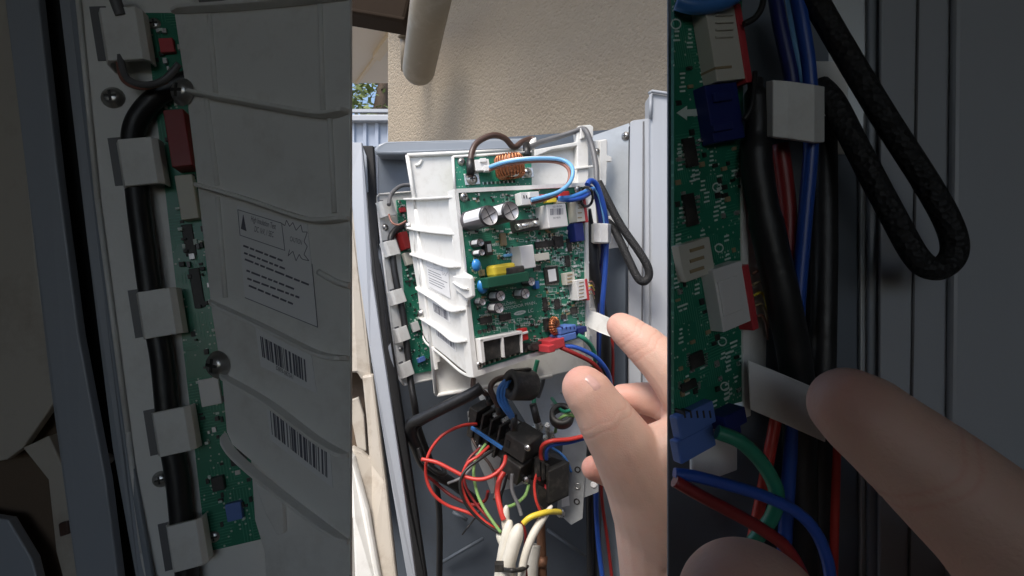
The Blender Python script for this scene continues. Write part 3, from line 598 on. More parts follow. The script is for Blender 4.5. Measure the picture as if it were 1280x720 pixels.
# blue discs
for x, y, rx, ry in ((595.5, 331.5, 5.5, 8), (603, 358, 6.5, 9.5)):
    def bd_(mb):
        p, sx, sy = FR.sc(x, y, .009); mb.ball(p, rx * sx, ry * sy, .0042, FR.x, FR.y, FR.n)
        for s_ in (-1, 1): mb.tube([p + FR.y * ry * sy * .7 + FR.x * s_ * .0025, FR.at(x + s_ * 3, y - ry - 3, 0)], .0005, 6, 1)
    comp('ceramic_capacitor', ['blue_disc', 'solder'], bd_, 0)
box('ceramic_capacitor', 'mid_blue', 672, 356, 5, 10, .007, .001); box('ceramic_capacitor', 'sky_blue', 637, 319, 12, 4, .004, .001)
box('resistor', 'tan_part', 604, 341, 5, 8, .006); box('resistor', 'tan_part', 630, 299, 7, 16, .004, .001)
box('transistor', 'black_plastic', 611, 310, 9, 18, .008); box('transistor_tab', 'white_part', 612, 310, 5, 10, .0085)
def ic(cx, cy, w_, h_, top=.0025, pins=6, vert=False):
    mb = MB(); mb.pbox(FR, cx, cy, w_, h_, 0.0005, top, 0)
    for k in range(pins):
        t_ = (k + .5) / pins - .5
        for s_ in (-1, 1):
            if vert: mb.pbox(FR, cx + s_ * (w_ / 2 + .9), cy + t_ * h_, 1.8, h_ / pins * .5, 0, top * .4, 1)
            else: mb.pbox(FR, cx + t_ * w_, cy + s_ * (h_ / 2 + 1.0) - t_ * w_ * .06, w_ / pins * .5, 2.0, 0, top * .4, 1)
    return mb.build('chip', ['black_plastic', 'solder'], pcb)
mcu = ic(690, 344, 17, 21, .003, 11); 
comp('chip_label', 'sticker', lambda mb: mb.pbox(FR, 690.5, 344, 9.5, 15, .003, .0034), 0)
for a in ((682, 380, 5, 17), (697, 380, 6, 13), (710, 326, 5, 14), (712, 306, 5, 16), (718, 388, 8, 8), (705, 396, 5, 6)): ic(*a, pins=6, vert=True)
for a in ((608, 400, 15, 8), (632, 396.5, 14, 8), (682, 305, 25, 8), (698, 302, 13, 13), (672, 335, 9, 5)): ic(*a, pins=6)
for k in range(4): box('diode', 'black_plastic', 600.5 + k * 6, 415 - k * 1.5, 4, 4.5, .003)
# toroid choke
def tor(mb):
    p, sx, sy = FR.sc(693, 407, .012); R_, r_ = 7.5 * sy, .0030; ax_ = (FR.n + FR.x * .5).normalized(); u = ax_.orthogonal().normalized(); v = ax_.cross(u)
    pts = [p + (u * math.cos(2 * math.pi * k / 24) + v * math.sin(2 * math.pi * k / 24)) * R_ for k in range(25)]
    mb.tube(pts, r_, 10, 0)
    for k in range(20):
        a = 2 * math.pi * k / 20; d = u * math.cos(a) + v * math.sin(a); t_ = ax_
        mb.tube([p + d * R_ + (d * math.cos(q) + t_ * math.sin(q)) * r_ * 1.15 for q in [2 * math.pi * z / 8 for z in range(9)]], .0008, 5, 0)
comp('toroid_choke', 'copper', tor, 0); box('choke_base', 'black_plastic', 686, 405, 7, 14, .006)
# terminals along the lower edge
for k in range(2): box('terminal', 'blue_plastic', 710.5, 412 + k * 9.5, 21, 8.6, .020, .001)
box('plug', 'navy', 728, 412.5, 12, 7, .016); box('plug', 'navy', 727, 417, 8, 4, .015)
def redc(mb): mb.pbox(FR, 697, 430, 19, 12, 0, .022); mb.pbox(FR, 690, 436, 8, 9, .004, .025)
comp('terminal', 'red_plastic', redc, .0008)
def port(mb):
    for (x0, y0, x1, y1) in ((601, 427, 629, 422), (629, 422, 656, 416)):
        pass
    q = [(600, 424), (653, 413.5), (654, 441), (603, 454)]
    r_ = [((600, 424), (653, 413.5), (653, 417), (600.5, 428)), ((600, 424), (604, 423.5), (607, 452.5), (603, 454)), ((627, 419), (629.5, 418.5), (631.5, 446.5), (629, 447)), ((651.5, 414), (653, 413.5), (654, 441), (653, 441))]
    for p_ in r_: mb.ppoly(FR, p_, 0, .012)
comp('display_surround', 'white_part', port, .0004)
comp('display', 'black_plastic', lambda mb: mb.ppoly(FR, [(605, 427), (627, 422), (629, 446), (607, 451.5)], 0, .008), .0005)
comp('display', 'black_plastic', lambda mb: mb.ppoly(FR, [(630, 422), (651, 417), (653, 440), (632, 446)], 0, .008), .0005)
box('switch', 'dip_red', 655.5, 418, 9, 15, .008); box('switch_lever', 'white_part', 657, 416, 7, 3, .0095)
def but(mb): p = FR.at(658, 434, 0); mb.pbox(FR, 658, 434, 9, 9, 0, .005); mb.lathe(p, FR.n, [(.003, .005), (.003, .008), (0, .008)], 14)
comp('button', 'black_plastic', but, .0004)
box('header', 'black_plastic', 674, 432, 20, 9, .007)
def pins_(mb):
    for k in range(22): mb.pbox(FR, 606 + k * 3.2, 455 - k * 1.02, 1.6, 3.2, 0, .002, k % 2)
o = comp('pin_row', ['solder', 'black_plastic'], pins_, 0); o['kind'] = 'stuff'
# printed legend
text_on(FR, 'GLOBAL', 636, 379.5, 3.4, .0004, 'print_white', pcb, sx=1.25); text_on(FR, 'OUTDOOR MAIN', 648, 382.5, 3.6, .0004, 'print_white', pcb, rot=.0, sx=1.3)
comp('logo', 'print_white', lambda mb: mb.prism([FR.at(650 + 7.5 * math.cos(a) - 0 * math.sin(a), 391 + 2.6 * math.sin(a) - 1.6 * math.cos(a), .0005) for a in [2 * math.pi * k / 24 for k in range(24)]], -FR.n * .0004), 0)
text_on(FR, 'SAMSUNG', 650, 391, 1.9, .0007, 'pcb', pcb, sx=.95); text_on(FR, 'LC', 663.5, 388.5, 4.2, .0004, 'print_white', pcb, sx=1.2)
def arrow(mb, pl, x, y, L_, h=.0005):
    mb.prism([pl.at(*q, h) for q in ((x - L_ / 2, y), (x - L_ * .12, y - L_ * .26), (x - L_ * .12, y - L_ * .12), (x + L_ / 2, y - L_ * .16), (x + L_ / 2, y + L_ * .10), (x - L_ * .12, y + L_ * .12), (x - L_ * .12, y + L_ * .27))], -pl.n * .0004)
comp('printed_arrow', 'print_white', lambda mb: arrow(mb, FR, 590, 290.5, 14), 0); comp('printed_arrow', 'print_white', lambda mb: arrow(mb, FR, 710.5, 290.5, 10), 0)
rnd = random.Random(11)
big = [(611, 268, 20, 16), (588, 268, 14, 16), (638, 264, 17, 15), (660, 281, 17, 10), (690, 269, 20, 18), (656, 321, 14, 18), (637, 343, 32, 17), (690, 344, 13, 15), (650, 383, 32, 12), (625, 377, 12, 18), (605, 345, 12, 26), (628, 436, 32, 22), (700, 422, 22, 22), (598, 306, 10, 16), (655, 366, 12, 9)]
mb = MB(); ms = MB(); cnt = 0
while cnt < 620:
    x, y = rnd.uniform(582, 728), rnd.uniform(242, 448)
    if y > 459 - (x - 602) * .32 or x < 577 + (y - 244) * .11 + 3: continue
    if any(abs(x - a) < c and abs(y - b_) < d for a, b_, c, d in big): continue
    cnt += 1; kk = rnd.random(); ww, hh = rnd.choice([(2.2, 1.3), (1.3, 2.4), (3, 2), (1.6, 1.6), (2, 3.4), (4, 2.4)])
    if kk < .62: mb.pbox(FR, x, y, ww, hh, 0, rnd.uniform(.0006, .0020), rnd.choice([0, 0, 0, 1, 2, 3]))
    elif kk < .85:
        n_ = rnd.randint(3, 6)
        for q in range(n_): ms.pbox(FR, x + q * 2.0, y - q * .1, 1.0, rnd.uniform(1, 2.6), 0, .0003)
    else:
        stroke(ms, FR, [(x, y), (x + ww * 2.4, y - .2), (x + ww * 2.6, y + hh * 2.2), (x + .2, y + hh * 2.3), (x, y)], .0004, .00022)
for x, y, r in ((665, 292, 3.8), (718, 272, 2), (665, 402, 3.4)):
    stroke(ms, FR, [(x + r * math.cos(a), y + r * math.sin(a)) for a in [2 * math.pi * k / 16 for k in range(17)]], .0005, .0005)
o = mb.build('small_components', ['black_plastic', 'tan_part', 'solder', 'white_part'], pcb); o['kind'] = 'stuff'
o = ms.build('printed_legend', 'print_white', pcb, clean=False); o['kind'] = 'stuff'
# pull tab at the right edge
tb = MB(); a = [C(732, 387, .735), C(748, 391, .72), C(768, 400, .70), C(768, 423, .70), C(750, 416, .715), C(735, 409, .73)]
tb.prism(a, Vector((0, .0012, 0))); tag(tb.build('pull_tab', 'white_plastic', bevel=.0004), 'flat white plastic tab by the pointing fingertip', 'tab')

# ------------------------------------------------------------------ wires around the boards
wire('cable', 'dark brown cable arching over the filter board choke', [(588, 222, .755), (588, 208, .755), (590, 190, .76), (598, 177, .77), (616, 169, .78), (631, 173, .79), (642, 184, .80), (652, 178, .81), (662, 174, .82), (668, 174, .82)], .0040, 'brown_wire', 'cable')
mb = MB(); mb.tube([C(588, 219, .753), C(588, 199, .753)], .0052, 12); tag(mb.build('cable_boot', 'black_wire'), 'black heat shrink boot on the brown cable at filter board', 'cable boot')
wire('cable', 'grey cable from white clip over the tall white post', [(660, 186, .80), (672, 179, .82), (698, 171, .83), (718, 164.5, .83), (728, 161, .83), (734, 166, .82), (740, 183, .815), (745, 207, .80), (746, 232, .79), (750, 290, .78), (748, 330, .78)], .0038, 'grey_wire', 'cable')
mb = MB(); mb.prism([C(664, 174, .815), C(670, 171, .815), (C(671, 179, .815)), C(662, 190, .80), C(657, 194, .80), C(655, 188, .80)], Vector((0, .008, 0))); tag(mb.build('cable_clip', 'white_plastic', bevel=.001), 'small white clip where brown and grey cables meet', 'clip')
mb = MB(); mb.tube([C(658, 181, .80), C(659, 196, .785)], .0052, 10); tag(mb.build('cable_boot', 'black_wire'), 'short black cable boot right of the copper choke', 'cable boot')
lp = [(612, 209, .735), (630, 203, .725), (655, 199, .72), (690, 198, .72), (708, 202, .715), (716, 212, .70), (713, 227, .69), (700, 239, .67), (680, 246, .66), (664, 250, .655)]
wire('wire', 'light blue wire looping from filter board down to main board', [(x, y, d) for x, y, d in lp], .0023, 'sky_blue')
wire('wire', 'pinkish brown wire looping beside the light blue wire', [(x - (4 if 2 < i < 8 else 0), y + 3.5, d + .006) for i, (x, y, d) in enumerate(lp)], .0021, 'tan_wire')
wire('wire', 'pale violet wire along the top of the looping pair', [(x * .98 + 12.5, y - 1.5, d + .004) for x, y, d in lp[:5]], .0016, 'cap_top')
wire('wire', 'blue twisted wires reaching from board to the black tie, upper one', [(698, 248, .69), (712, 247, .69), (724, 243, .70), (736, 238, .72), (742, 236, .74)], .0028, 'mid_blue')
wire('wire', 'blue twisted wires reaching from board to the black tie, lower one', [(698, 249, .695), (714, 250, .69), (728, 247, .70), (738, 241, .72)], .0026, 'blue_wire')
ring = [(733 + 8 * math.cos(a), 246 + 12 * math.sin(a), .715 + .012 * math.sin(2 * a)) for a in [2 * math.pi * k / 14 for k in range(15)]]
wire('wire', 'thin black wire coiled at the top right board corner', ring, .0017, 'black_wire')
wire('wire', 'outer bright blue wire running down right of the board', [(734, 231, .73), (738, 226, .735), (745, 230, .74), (751, 245, .745), (756, 265, .75), (758, 285, .76), (758, 305, .76), (756, 345, .76), (753, 380, .76), (752, 410, .77), (751, 460, .80)], .0034, 'blue_wire')
wire('wire', 'inner dark blue wire under the white clip', [(736, 234, .735), (742, 238, .745), (747, 255, .75), (751, 280, .755), (754, 310, .775), (752, 345, .775), (749, 380, .775), (748, 460, .80)], .0030, 'navy')
wire('wire', 'pale stripe wire between the two blue wires', [(742, 234, .735), (749, 248, .745), (754, 270, .75), (755, 285, .758)], .0012, 'sky_blue')
# dark tape-wrapped harness
wire('harness', 'thick black taped wire harness descending right of the board', [(733, 262, .765), (737, 285, .772), (740, 310, .772), (741, 330, .772), (745, 355, .775), (752, 390, .78), (756, 415, .775), (757, 470, .80), (745, 560, .86), (741, 640, .88), (741, 740, .88)], [.006] * 7 + [.0075] * 7 + [.0085] * 14 + [.007] * 43, 'black_tape', 'wire harness')
wire('wire', 'dark red wire hidden between harness and blue wire', [(747, 300, .78), (748, 330, .78), (752, 360, .785), (759, 420, .79), (765, 440, .80), (765, 480, .81)], .0030, 'dark_red')
wire('wire', 'bright red wire dropping behind the index finger', [(765, 405, .81), (765, 440, .81), (764, 500, .82)], .0026, 'red_wire')
wire('braided_cable', 'long black braided sleeve hanging in a narrow loop at right', [(748, 228, .77), (754, 240, .765), (775, 280, .755), (797, 312, .745), (809, 332, .74), (811, 345, .74), (805, 352, .74), (797, 347, .742), (786, 325, .75), (775, 301, .76), (766, 284, .77), (760, 278, .785)], .0051, 'braid', 'cable', n=9, seg=12)
mb = MB(); mb.prism([C(756, 271, .80), C(775, 268, .79), C(777, 308, .79), C(757, 312, .80)], Vector((0, .003, 0))); clp = thing('cable_clip', 'white plastic cable clip holding the blue wires on galvanised plate', 'clip', C(760, 312, .80)); mb.build('base_plate', 'white_plastic', clp, bevel=.0006)
mb = MB(); q = [C(739, 280, .765), C(742, 279, .745), C(750, 279, .738), C(760, 279.5, .742), C(764, 280, .765), C(762, 281, .77), C(758, 281, .75), C(750, 281, .745), C(743, 281, .752)]
mb.prism(q, Vector((0, 0, -.0235))); mb.build('loop', 'white_plastic', clp, bevel=.0006)
mb = MB(); mb.prism([C(734, 306, .775), C(739, 306, .775), C(741, 343, .775), C(736, 343, .775)], Vector((0, .002, 0))); mb.prism([C(737, 300, .785), C(744, 320, .785), C(754, 385, .785), C(738, 385, .785)], Vector((0, .002, 0))); tag(mb.build('insulation_sheet', 'white_plastic'), 'white plastic sheet edge behind the taped harness', 'plastic sheet')
# wires from the lower right terminals
wire('wire', 'green wire curving from the blue terminal behind the fingers', [(722, 419, .70), (731, 424, .70), (740, 434, .71), (744, 447, .72), (742, 460, .74), (735, 472, .76), (722, 500, .83), (708, 512, .86)], .0028, 'green_wire')
wire('wire', 'dark blue wire sweeping from red terminal toward the fingers', [(706, 433, .685), (722, 435, .685), (744, 446, .69), (758, 462, .70), (763, 478, .72), (764, 500, .76)], .0026, 'blue_wire')
wire('wire', 'red wire sweeping from red terminal under the dark blue wire', [(700, 434, .68), (716, 441, .68), (738, 452, .69), (750, 464, .70), (757, 480, .72)], .0026, 'dark_red')
mb = MB(); mb.prism([C(728, 424, .76), C(741, 418, .76), C(742, 440, .76), C(733, 446, .76), C(730, 436, .76)], Vector((0, .006, 0))); tag(mb.build('box_latch', 'white_plastic', bevel=.0008), 'white latch under the lower right board corner', 'latch')

# ------------------------------------------------------------------ terminal bay below the boards
BR = Plane(C(665, 480, .90), C(760, 500, .88), C(670, 545, .86))
bk = thing('mounting_bracket', 'galvanised steel bracket carrying the terminal blocks', 'bracket', BR.at(720, 650))
mb = MB(); mb.ppoly(BR, [(590, 470), (640, 452), (760, 440), (762, 530), (706, 552), (668, 545), (640, 500), (600, 500)], -.002, 0); mb.build('plate', 'galvanised', bk, BR)
LG = Plane(C(706, 552, .80), C(730, 556, .79), C(700, 650, .80))
mb = MB(); mb.ppoly(LG, [(704, 552), (731, 545), (733, 560), (728, 648), (714, 656), (696, 640)], -.0025, 0); leg = mb.build('leg_plate', 'galvanised', bk, LG)
LW = Plane(C(588, 520, .88), C(620, 525, .88), C(600, 650, .88))
mb = MB(); mb.ppoly(LW, [(584, 515), (592, 512), (596, 520), (650, 560), (668, 600), (640, 610), (614, 617), (608, 600), (590, 560)], -.002, 0); mb.build('rear_plate', 'galvanised', bk, LW)
for x, y in ((722, 587), (722, 608), (721, 627)):
    mb = MB(); mb.lathe(LG.at(x, y, .0006), LG.n, [(.0042, 0), (.0042, .0003), (.0026, .0003), (.0026, -.002), (0, -.002)], 14); mb.build('hole_rim', 'black_plastic' if y != 608 else 'solder', leg)
mb = MB(); mb.ppoly(LG, [(731, 574), (746, 570), (748, 615), (730, 622)], -.006, -.0035); sl_ = mb.build('side_lug', 'galvanised', bk, LG)
mb = MB(); mb.lathe(LG.at(742, 606, -.003), LG.n, [(.0042, 0), (.0042, .0006), (.0030, .0008), (0, .0004)], 14); mb.build('rivet', 'sticker', sl_)
for x, y, w_ in ((690, 505, 1), (702, 490, 1), (650, 470, 1)): screw(BR, x, y, .0018, .0004, bk, slot=False)
mb = MB(); mb.ppoly(LG, [(702, 622), (711, 620), (712, 632), (702, 634)], .0002, .0008); mb.build('sticker', 'sticker', bk)
# terminal block with barrier fins
TBp = Plane(C(597, 508, .80), C(668, 552, .74), C(600, 560, .80))
tbk = thing('terminal_block', 'large black terminal block with barrier fins and blue strip', 'terminal block', TBp.at(650, 595))
to_, te_ = C(596, 516, .80), C(664, 560, .745); tA = (te_ - to_); tL = tA.length; tA.normalize()
tU = (Vector((0, -.25, 1)) - tA * Vector((0, -.25, 1)).dot(tA)).normalized(); tO = tA.cross(tU); tO = tO if tO.y < 0 else -tO
def tbox(name, t0, t1, o0, o1, z0, z1, m_='black_plastic', bev=.0007):
    mb = MB(); c = to_ + tA * (tL * (t0 + t1) / 2) + tO * ((o0 + o1) / 2) + tU * ((z0 + z1) / 2)
    mb.obox(c, tA, tO, tU, tL * (t1 - t0) / 2, (o1 - o0) / 2, (z1 - z0) / 2); return mb.build(name, m_, tbk, bevel=bev)
tbox('base', 0, 1, -.022, .0, -.034, .004); tbox('ledge', .02, .66, .0, .007, -.036, -.016)
tbox('end_block', -.05, .10, -.018, .012, -.004, .012); tbox('end_block', -.04, .07, .0, .010, -.034, -.005)
for k in range(3):
    t0 = .20 + k * .155
    tbox('fin', t0, t0 + .035, -.02, .013, -.010, .014); tbox('fin', t0 - .02, t0 + .03, .0, .014, -.036, -.016)
    p = to_ + tA * (tL * (t0 + .095)) + tU * .008 - tO * .006
    mb = MB(); mb.ball(p, .0058, .0045, .0030, tA, tO, tU); mb.obox(p + tU * .002 - tO * .004, tO, tA, tU, .0075, .0028, .0008); mb.build('terminal_screw', 'solder', tbk)
    tbox('slot_wall', t0 + .05, t0 + .14, -.022, -.017, .004, .010)
tbox('housing', .66, 1.02, -.022, .016, -.014, .012, bev=.0012); tbox('housing', .68, 1.02, -.020, .018, -.048, -.020, bev=.0012)
tbox('housing_window', .70, .76, .0155, .0166, -.006, .004, 'gap_black', 0); tbox('blue_strip', .07, .655, .0135, .0165, -.015, -.0105, 'mid_blue', .0004)
SH = Plane(to_ + tO * .0163, to_ + tO * .0163 + tA, to_ + tO * .0163 + tU); screw(SH, 659, 560, .0035, .0004, tbk); screw(TBp, 656, 600, .0045, -.004, tbk)
# ferrite cores
fc = thing('ferrite_core', 'large round black ferrite core with blue wires passing through', 'ferrite core', C(650, 504, .72))
mb = MB(); ca_ = C(640, 487, .765); cb_ = C(662, 474, .69); ax = (Vector((-.80, -.52, .12))).normalized(); p = C(650, 481, .72)
r = .0185; mb.lathe(p, ax, [(r * .45, -.018), (r * .92, -.018), (r, -.015), (r, .012), (r * .92, .015), (r * .5, .015), (r * .45, .012), (r * .45, -.018)], 28)
mb.build('sleeve', 'black_plastic', fc)
mb = MB(); mb.obox(p + Vector((0.002, -.002, r * .99)), Vector((.8, .5, 0)).normalized(), Vector((-.5, .8, 0)).normalized(), Vector((0, 0, 1)), .012, .004, .0015); mb.build('latch', 'black_plastic', fc, bevel=.0006)
fr2 = thing('ferrite_ring', 'black ferrite ring around green earth wires beside the thumb', 'ferrite ring', C(702, 537, .74))
mb = MB(); p = C(702, 520, .74); ax = Vector((-.05, -.72, .66)).normalized(); r = .0150
mb.lathe(p, ax, [(r * .6, -.008), (r * .92, -.008), (r, -.006), (r, .006), (r * .92, .008), (r * .62, .008), (r * .58, .006), (r * .6, -.008)], 28); mb.build('ring', 'black_plastic', fr2)
for i, (x, y, pts) in enumerate(((0, 0, [(690, 498, .82), (696, 506, .76), (704, 514, .735), (714, 512, .72), (722, 505, .74)]), (0, 0, [(694, 540, .78), (698, 526, .745), (708, 519, .73), (719, 520, .73)]))):
    wire('wire', ['green yellow earth wire rising out of the ferrite ring', 'green yellow earth wire leaving the ferrite ring low'][i], pts, .0022, ['green_wire', 'lime_wire'][i])
for i, (x, y, dx) in enumerate(((622, 480, 0), (627, 478, 1), (632, 478, 2))):
    wire('wire', ['left of three blue wires bent into the terminal block', 'middle of three blue wires bent into the terminal block', 'right of three blue wires bent into the terminal block'][i],
         [(645 + dx * 2, 470, .74), (634 + dx * 2, 474, .725), (624 + dx * 4, 486, .72), (624 + dx * 4, 500, .72), (631 + dx * 3, 512, .72), (640 + dx * 1.5, 523, .73)], .0026, 'mid_blue')
for i, (x0, y0, x1, y1) in enumerate(((611, 494, 613, 506), (623, 506, 625, 518), (642, 518, 643, 538), (666, 505, 672, 528))):
    mb = MB(); mb.tube([C(x0, y0, .73), C(x1, y1, .73)], .0046, 12); tag(mb.build('cable_boot', 'black_wire'), ['black boot entering the leftmost terminal slot', 'black boot entering the second terminal slot', 'black boot under the blue wires at terminal block', 'black boot on the ring lug below ferrite core'][i], 'cable boot')
wire('wire', 'dark wire from behind the board into the leftmost slot', [(592, 474, .76), (592, 486, .745), (604, 490, .735), (611, 497, .73)], .0034, 'brown_wire')
wire('wire', 'brown wire looping under the ferrite core into second slot', [(640, 470, .76), (622, 474, .745), (613, 484, .73), (618, 498, .725), (624, 508, .728)], .0036, 'brown_wire')
for i, (x, y) in enumerate(((672, 534), (686, 545))):
    lg = thing('ring_lug', ['crimped ring lug screwed below the ferrite core', 'crimped ring lug screwed left of the ferrite ring'][i], 'lug', C(x, y, .83)); mb = MB(); p = BR.at(x, y, .003)
    mb.lathe(p, BR.n, [(.0085, -.002), (.0085, 0), (.005, .0005), (.005, .005), (0, .006)], 14); mb.tube([p, C(x - 2, y - 14, .80)], .0035, 8); mb.build('lug', 'solder', lg)
wire('wire', 'green wire going up from the ring lug under the board', [(668, 510, .79), (667, 490, .80), (668, 468, .80), (672, 450, .80)], .0030, 'green_wire')
wire('wire', 'grey wire behind the ferrite core under the board', [(672, 497, .84), (678, 480, .84), (680, 465, .83), (676, 450, .82)], .0028, 'grey_wire')
mb = MB(); mb.ball(C(664, 460, .84), .026, .012, .018); tag(mb.build('wire_bundle', 'mid_blue'), 'bulging blue bundle tucked under the board bottom edge', 'wire bundle')
# small contactor block at right
SB = Plane(C(672, 575, .745), C(712, 585, .775), C(674, 640, .755))
sb = thing('contactor', 'small black contactor block on the punched bracket leg', 'contactor', SB.at(690, 640))
def sbox(name, pts, h0, h1, m_='black_plastic'):
    mb = MB(); mb.ppoly(SB, pts, h0, h1); return mb.build(name, m_, sb, bevel=.0007)
sbox('body', [(672, 578), (690, 571), (712, 578), (711, 620), (686, 632), (674, 612)], -.025, .0)
sbox('barrier', [(686, 590), (711, 578), (711, 618), (686, 630)], 0, .010)
for k in range(3): sbox('fin', [(671 + k * 6, 574 + k * 4), (675 + k * 6, 573 + k * 4), (676 + k * 6, 596 + k * 4), (672 + k * 6, 597 + k * 4)], 0, .007)
for k in range(2): sbox('marker', [(673 + k * 9, 594 + k * 12), (676 + k * 9, 595 + k * 12), (676 + k * 9, 602 + k * 12), (673 + k * 9, 601 + k * 12)], .0, .004, 'red_plastic')
sbox('lower_body', [(672, 606), (684, 612), (684, 640), (674, 628)], -.02, .004)
wire('wire', 'red wire from behind the thumb into the contactor top', [(730, 545, .74), (712, 549, .735), (690, 551, .73), (679, 556, .735), (676, 566, .745), (677, 576, .75)], .0026, 'red_wire')
wire('wire', 'blue wire beside the red wire into the contactor', [(730, 548, .745), (712, 553, .74), (692, 556, .735), (684, 562, .74), (683, 574, .75)], .0024, 'blue_wire')
# loose wires at lower left
wire('conduit', 'thick black corrugated conduit sweeping left under the board', [(602, 484, .72), (590, 492, .72), (560, 507, .73), (530, 522, .745), (515, 529, .755), (513, 540, .765), (520, 558, .775), (530, 580, .79), (548, 594, .81), (570, 607, .84), (600, 632, .88)], .0072, 'black_tape', 'conduit', seg=12)
wire('wire', 'dark red wire making the upper loop from terminal block', [(596, 530, .78), (578, 532, .765), (556, 542, .755), (541, 558, .75), (533, 577, .745), (533, 598, .745), (542, 618, .74), (560, 632, .74), (590, 643, .735), (624, 664, .72)], .0020, 'red_wire')
wire('wire', 'bright red wire bowing across to the terminal block underside', [(527, 574, .735), (546, 578, .73), (566, 588, .725), (585, 597, .72), (603, 599, .715), (620, 592, .715), (630, 580, .72), (632, 570, .73)], .0024, 'red_wire')
wire('wire', 'thick red wire dropping from terminal block to white cable', [(630, 590, .735), (624, 602, .73), (622, 618, .725), (626, 638, .715), (630, 650, .71)], .0034, 'red_wire')
wire('wire', 'maroon wire sagging behind the black conduit', [(531, 592, .82), (545, 604, .82), (565, 620, .81), (590, 631, .80), (606, 626, .79), (610, 614, .78)], .0022, 'dark_red')
wire('wire', 'second red wire diving from the middle terminal slot', [(611, 558, .75), (598, 570, .735), (584, 580, .73), (577, 600, .725), (582, 622, .72), (598, 645, .72), (626, 668, .71)], .0020, 'red_wire')
wire('wire', 'black wire parallel to the lower red wires', [(616, 563, .745), (600, 574, .73), (582, 588, .72), (575, 606, .715), (582, 630, .712), (602, 652, .71), (624, 666, .705)], .0018, 'black_wire')
wire('wire', 'light green wire curving down to the white cable ends', [(607, 555, .76), (596, 572, .745), (592, 590, .735), (597, 618, .725), (608, 640, .715), (626, 666, .705)], .0019, 'lime_wire')
wire('wire', 'dark grey wire below the terminal block right side', [(640, 592, .73), (640, 612, .725), (648, 632, .72), (652, 645, .715)], .0023, 'grey_wire')
wire('wire', 'yellow green wire bending beside the white cables', [(661, 606, .76), (656, 620, .745), (644, 630, .73), (634, 634, .72)], .0021, 'lime_wire')
wire('wire', 'short yellow wire ending on the punched bracket', [(654, 654, .70), (664, 646, .70), (684, 640, .71), (700, 640, .735)], .0034, 'yellow')
mb = MB(); mb.lathe(LG.at(701, 641, .002), LG.n, [(.006, 0), (.006, .002), (.003, .003), (0, .003)], 14); tag(mb.build('ring_lug', 'solder'), 'ring lug at the end of the yellow wire', 'lug')
wire('wire', 'maroon wire tucked under the upper red loop', [(600, 560, .76), (586, 574, .75), (580, 592, .745), (584, 612, .74), (600, 636, .73), (624, 660, .715)], .0017, 'dark_red')
wire('wire', 'thin black wire between terminal block and grey wire', [(634, 592, .745), (630, 608, .74), (626, 622, .735), (628, 640, .725)], .0017, 'black_wire')
wire('wire', 'thin dark red wire right of the white cables', [(658, 720, .72), (656, 690, .72), (657, 668, .72), (652, 652, .72)], .0018, 'dark_red')
wire('wire', 'loose black strand end below the lower red loop', [(600, 640, .80), (592, 650, .78), (584, 660, .77), (578, 668, .775)], .0012, 'black_wire')
wire('cable', 'black wires twisted along the thick conduit', [(600, 492, .745), (575, 505, .74), (545, 520, .75), (522, 534, .765), (520, 548, .77), (528, 566, .775), (540, 586, .79), (560, 604, .82), (590, 622, .86)], .0026, 'black_wire', 'cable')
wire('wire', 'thin blue wire running behind the contactor to the bracket', [(690, 560, .80), (700, 566, .79), (708, 575, .785), (714, 590, .785)], .0017, 'mid_blue')
wire('wire', 'pink red wire hugging the left side of the contactor', [(676, 640, .735), (670, 625, .735), (668, 605, .74), (672, 590, .742)], .0018, 'red_wire')
wire('wire', 'pale grey wire bending from conduit up to the terminal base', [(560, 604, .80), (578, 596, .79), (592, 580, .785), (600, 556, .785)], .0018, 'cap_top')
wire('wire', 'brown wire slipping beneath the blue strip of terminal block', [(590, 548, .80), (600, 566, .785), (612, 580, .775), (620, 600, .765), (618, 625, .75)], .0019, 'brown_wire')
# white sheathed cables and their tie
wc = [('white cable, thickest of the bundle rising to a frayed end', [(630, 740, .69), (634, 710, .69), (642, 680, .695), (650, 655, .70)], .0085), ('white cable left of the thickest one in the bundle', [(622, 740, .70), (627, 705, .70), (632, 675, .705), (638, 650, .71)], .0068), ('thin white cable leaning right toward the bracket', [(650, 740, .685), (655, 700, .69), (668, 665, .70), (690, 632, .72)], .0048), ('white cable split end reaching left to the red wires', [(640, 730, .71), (638, 700, .71), (630, 680, .71), (622, 666, .71)], .0056), ('white cable standing up under the red wire', [(640, 720, .715), (636, 680, .715), (632, 655, .715), (633, 632, .715)], .0050)]
for lb, pts, r in wc: wire('white_cable', lb, pts, [r] * 17 + [r * .95, r * .85, r * .72, r * .55, r * .3], 'white_cable', 'cable', 'white sheathed cables')
zt_ = [(621 + 19 * (1 - math.cos(a)), 706 + 7 * math.sin(a), .662 + .03 * abs(math.cos(a))) for a in [math.pi * k / 10 for k in range(11)]]
zo = wire('cable_tie', 'black cable tie binding the white cables', zt_, .0026, 'black_plastic', 'cable tie')
mb = MB(); mb.obox(C(624, 708, .655), Vector((1, 0, 0)), Vector((0, 1, 0)), Vector((0, 0, 1)), .005, .004, .0045); mb.build('tie_head', 'black_plastic', zo, bevel=.001)
wire('copper_pipe', 'dull copper pipe standing behind the white cables', [(680, 625, .90), (676, 650, .89), (677, 690, .88), (679, 750, .88)], .0068, 'copper_pipe', 'pipe')
mb = MB(); mb.tube([C(673, 701, .875), C(683, 703, .875)], .0085, 10); tag(mb.build('pipe_band', 'copper_pipe'), 'narrow band around the dull copper pipe', 'band')
wire('refrigerant_pipe', 'cream insulated pipe stub behind the cable tie', [(668, 680, .88), (664, 710, .87), (662, 760, .86)], .0105, 'white_cable', 'pipe')
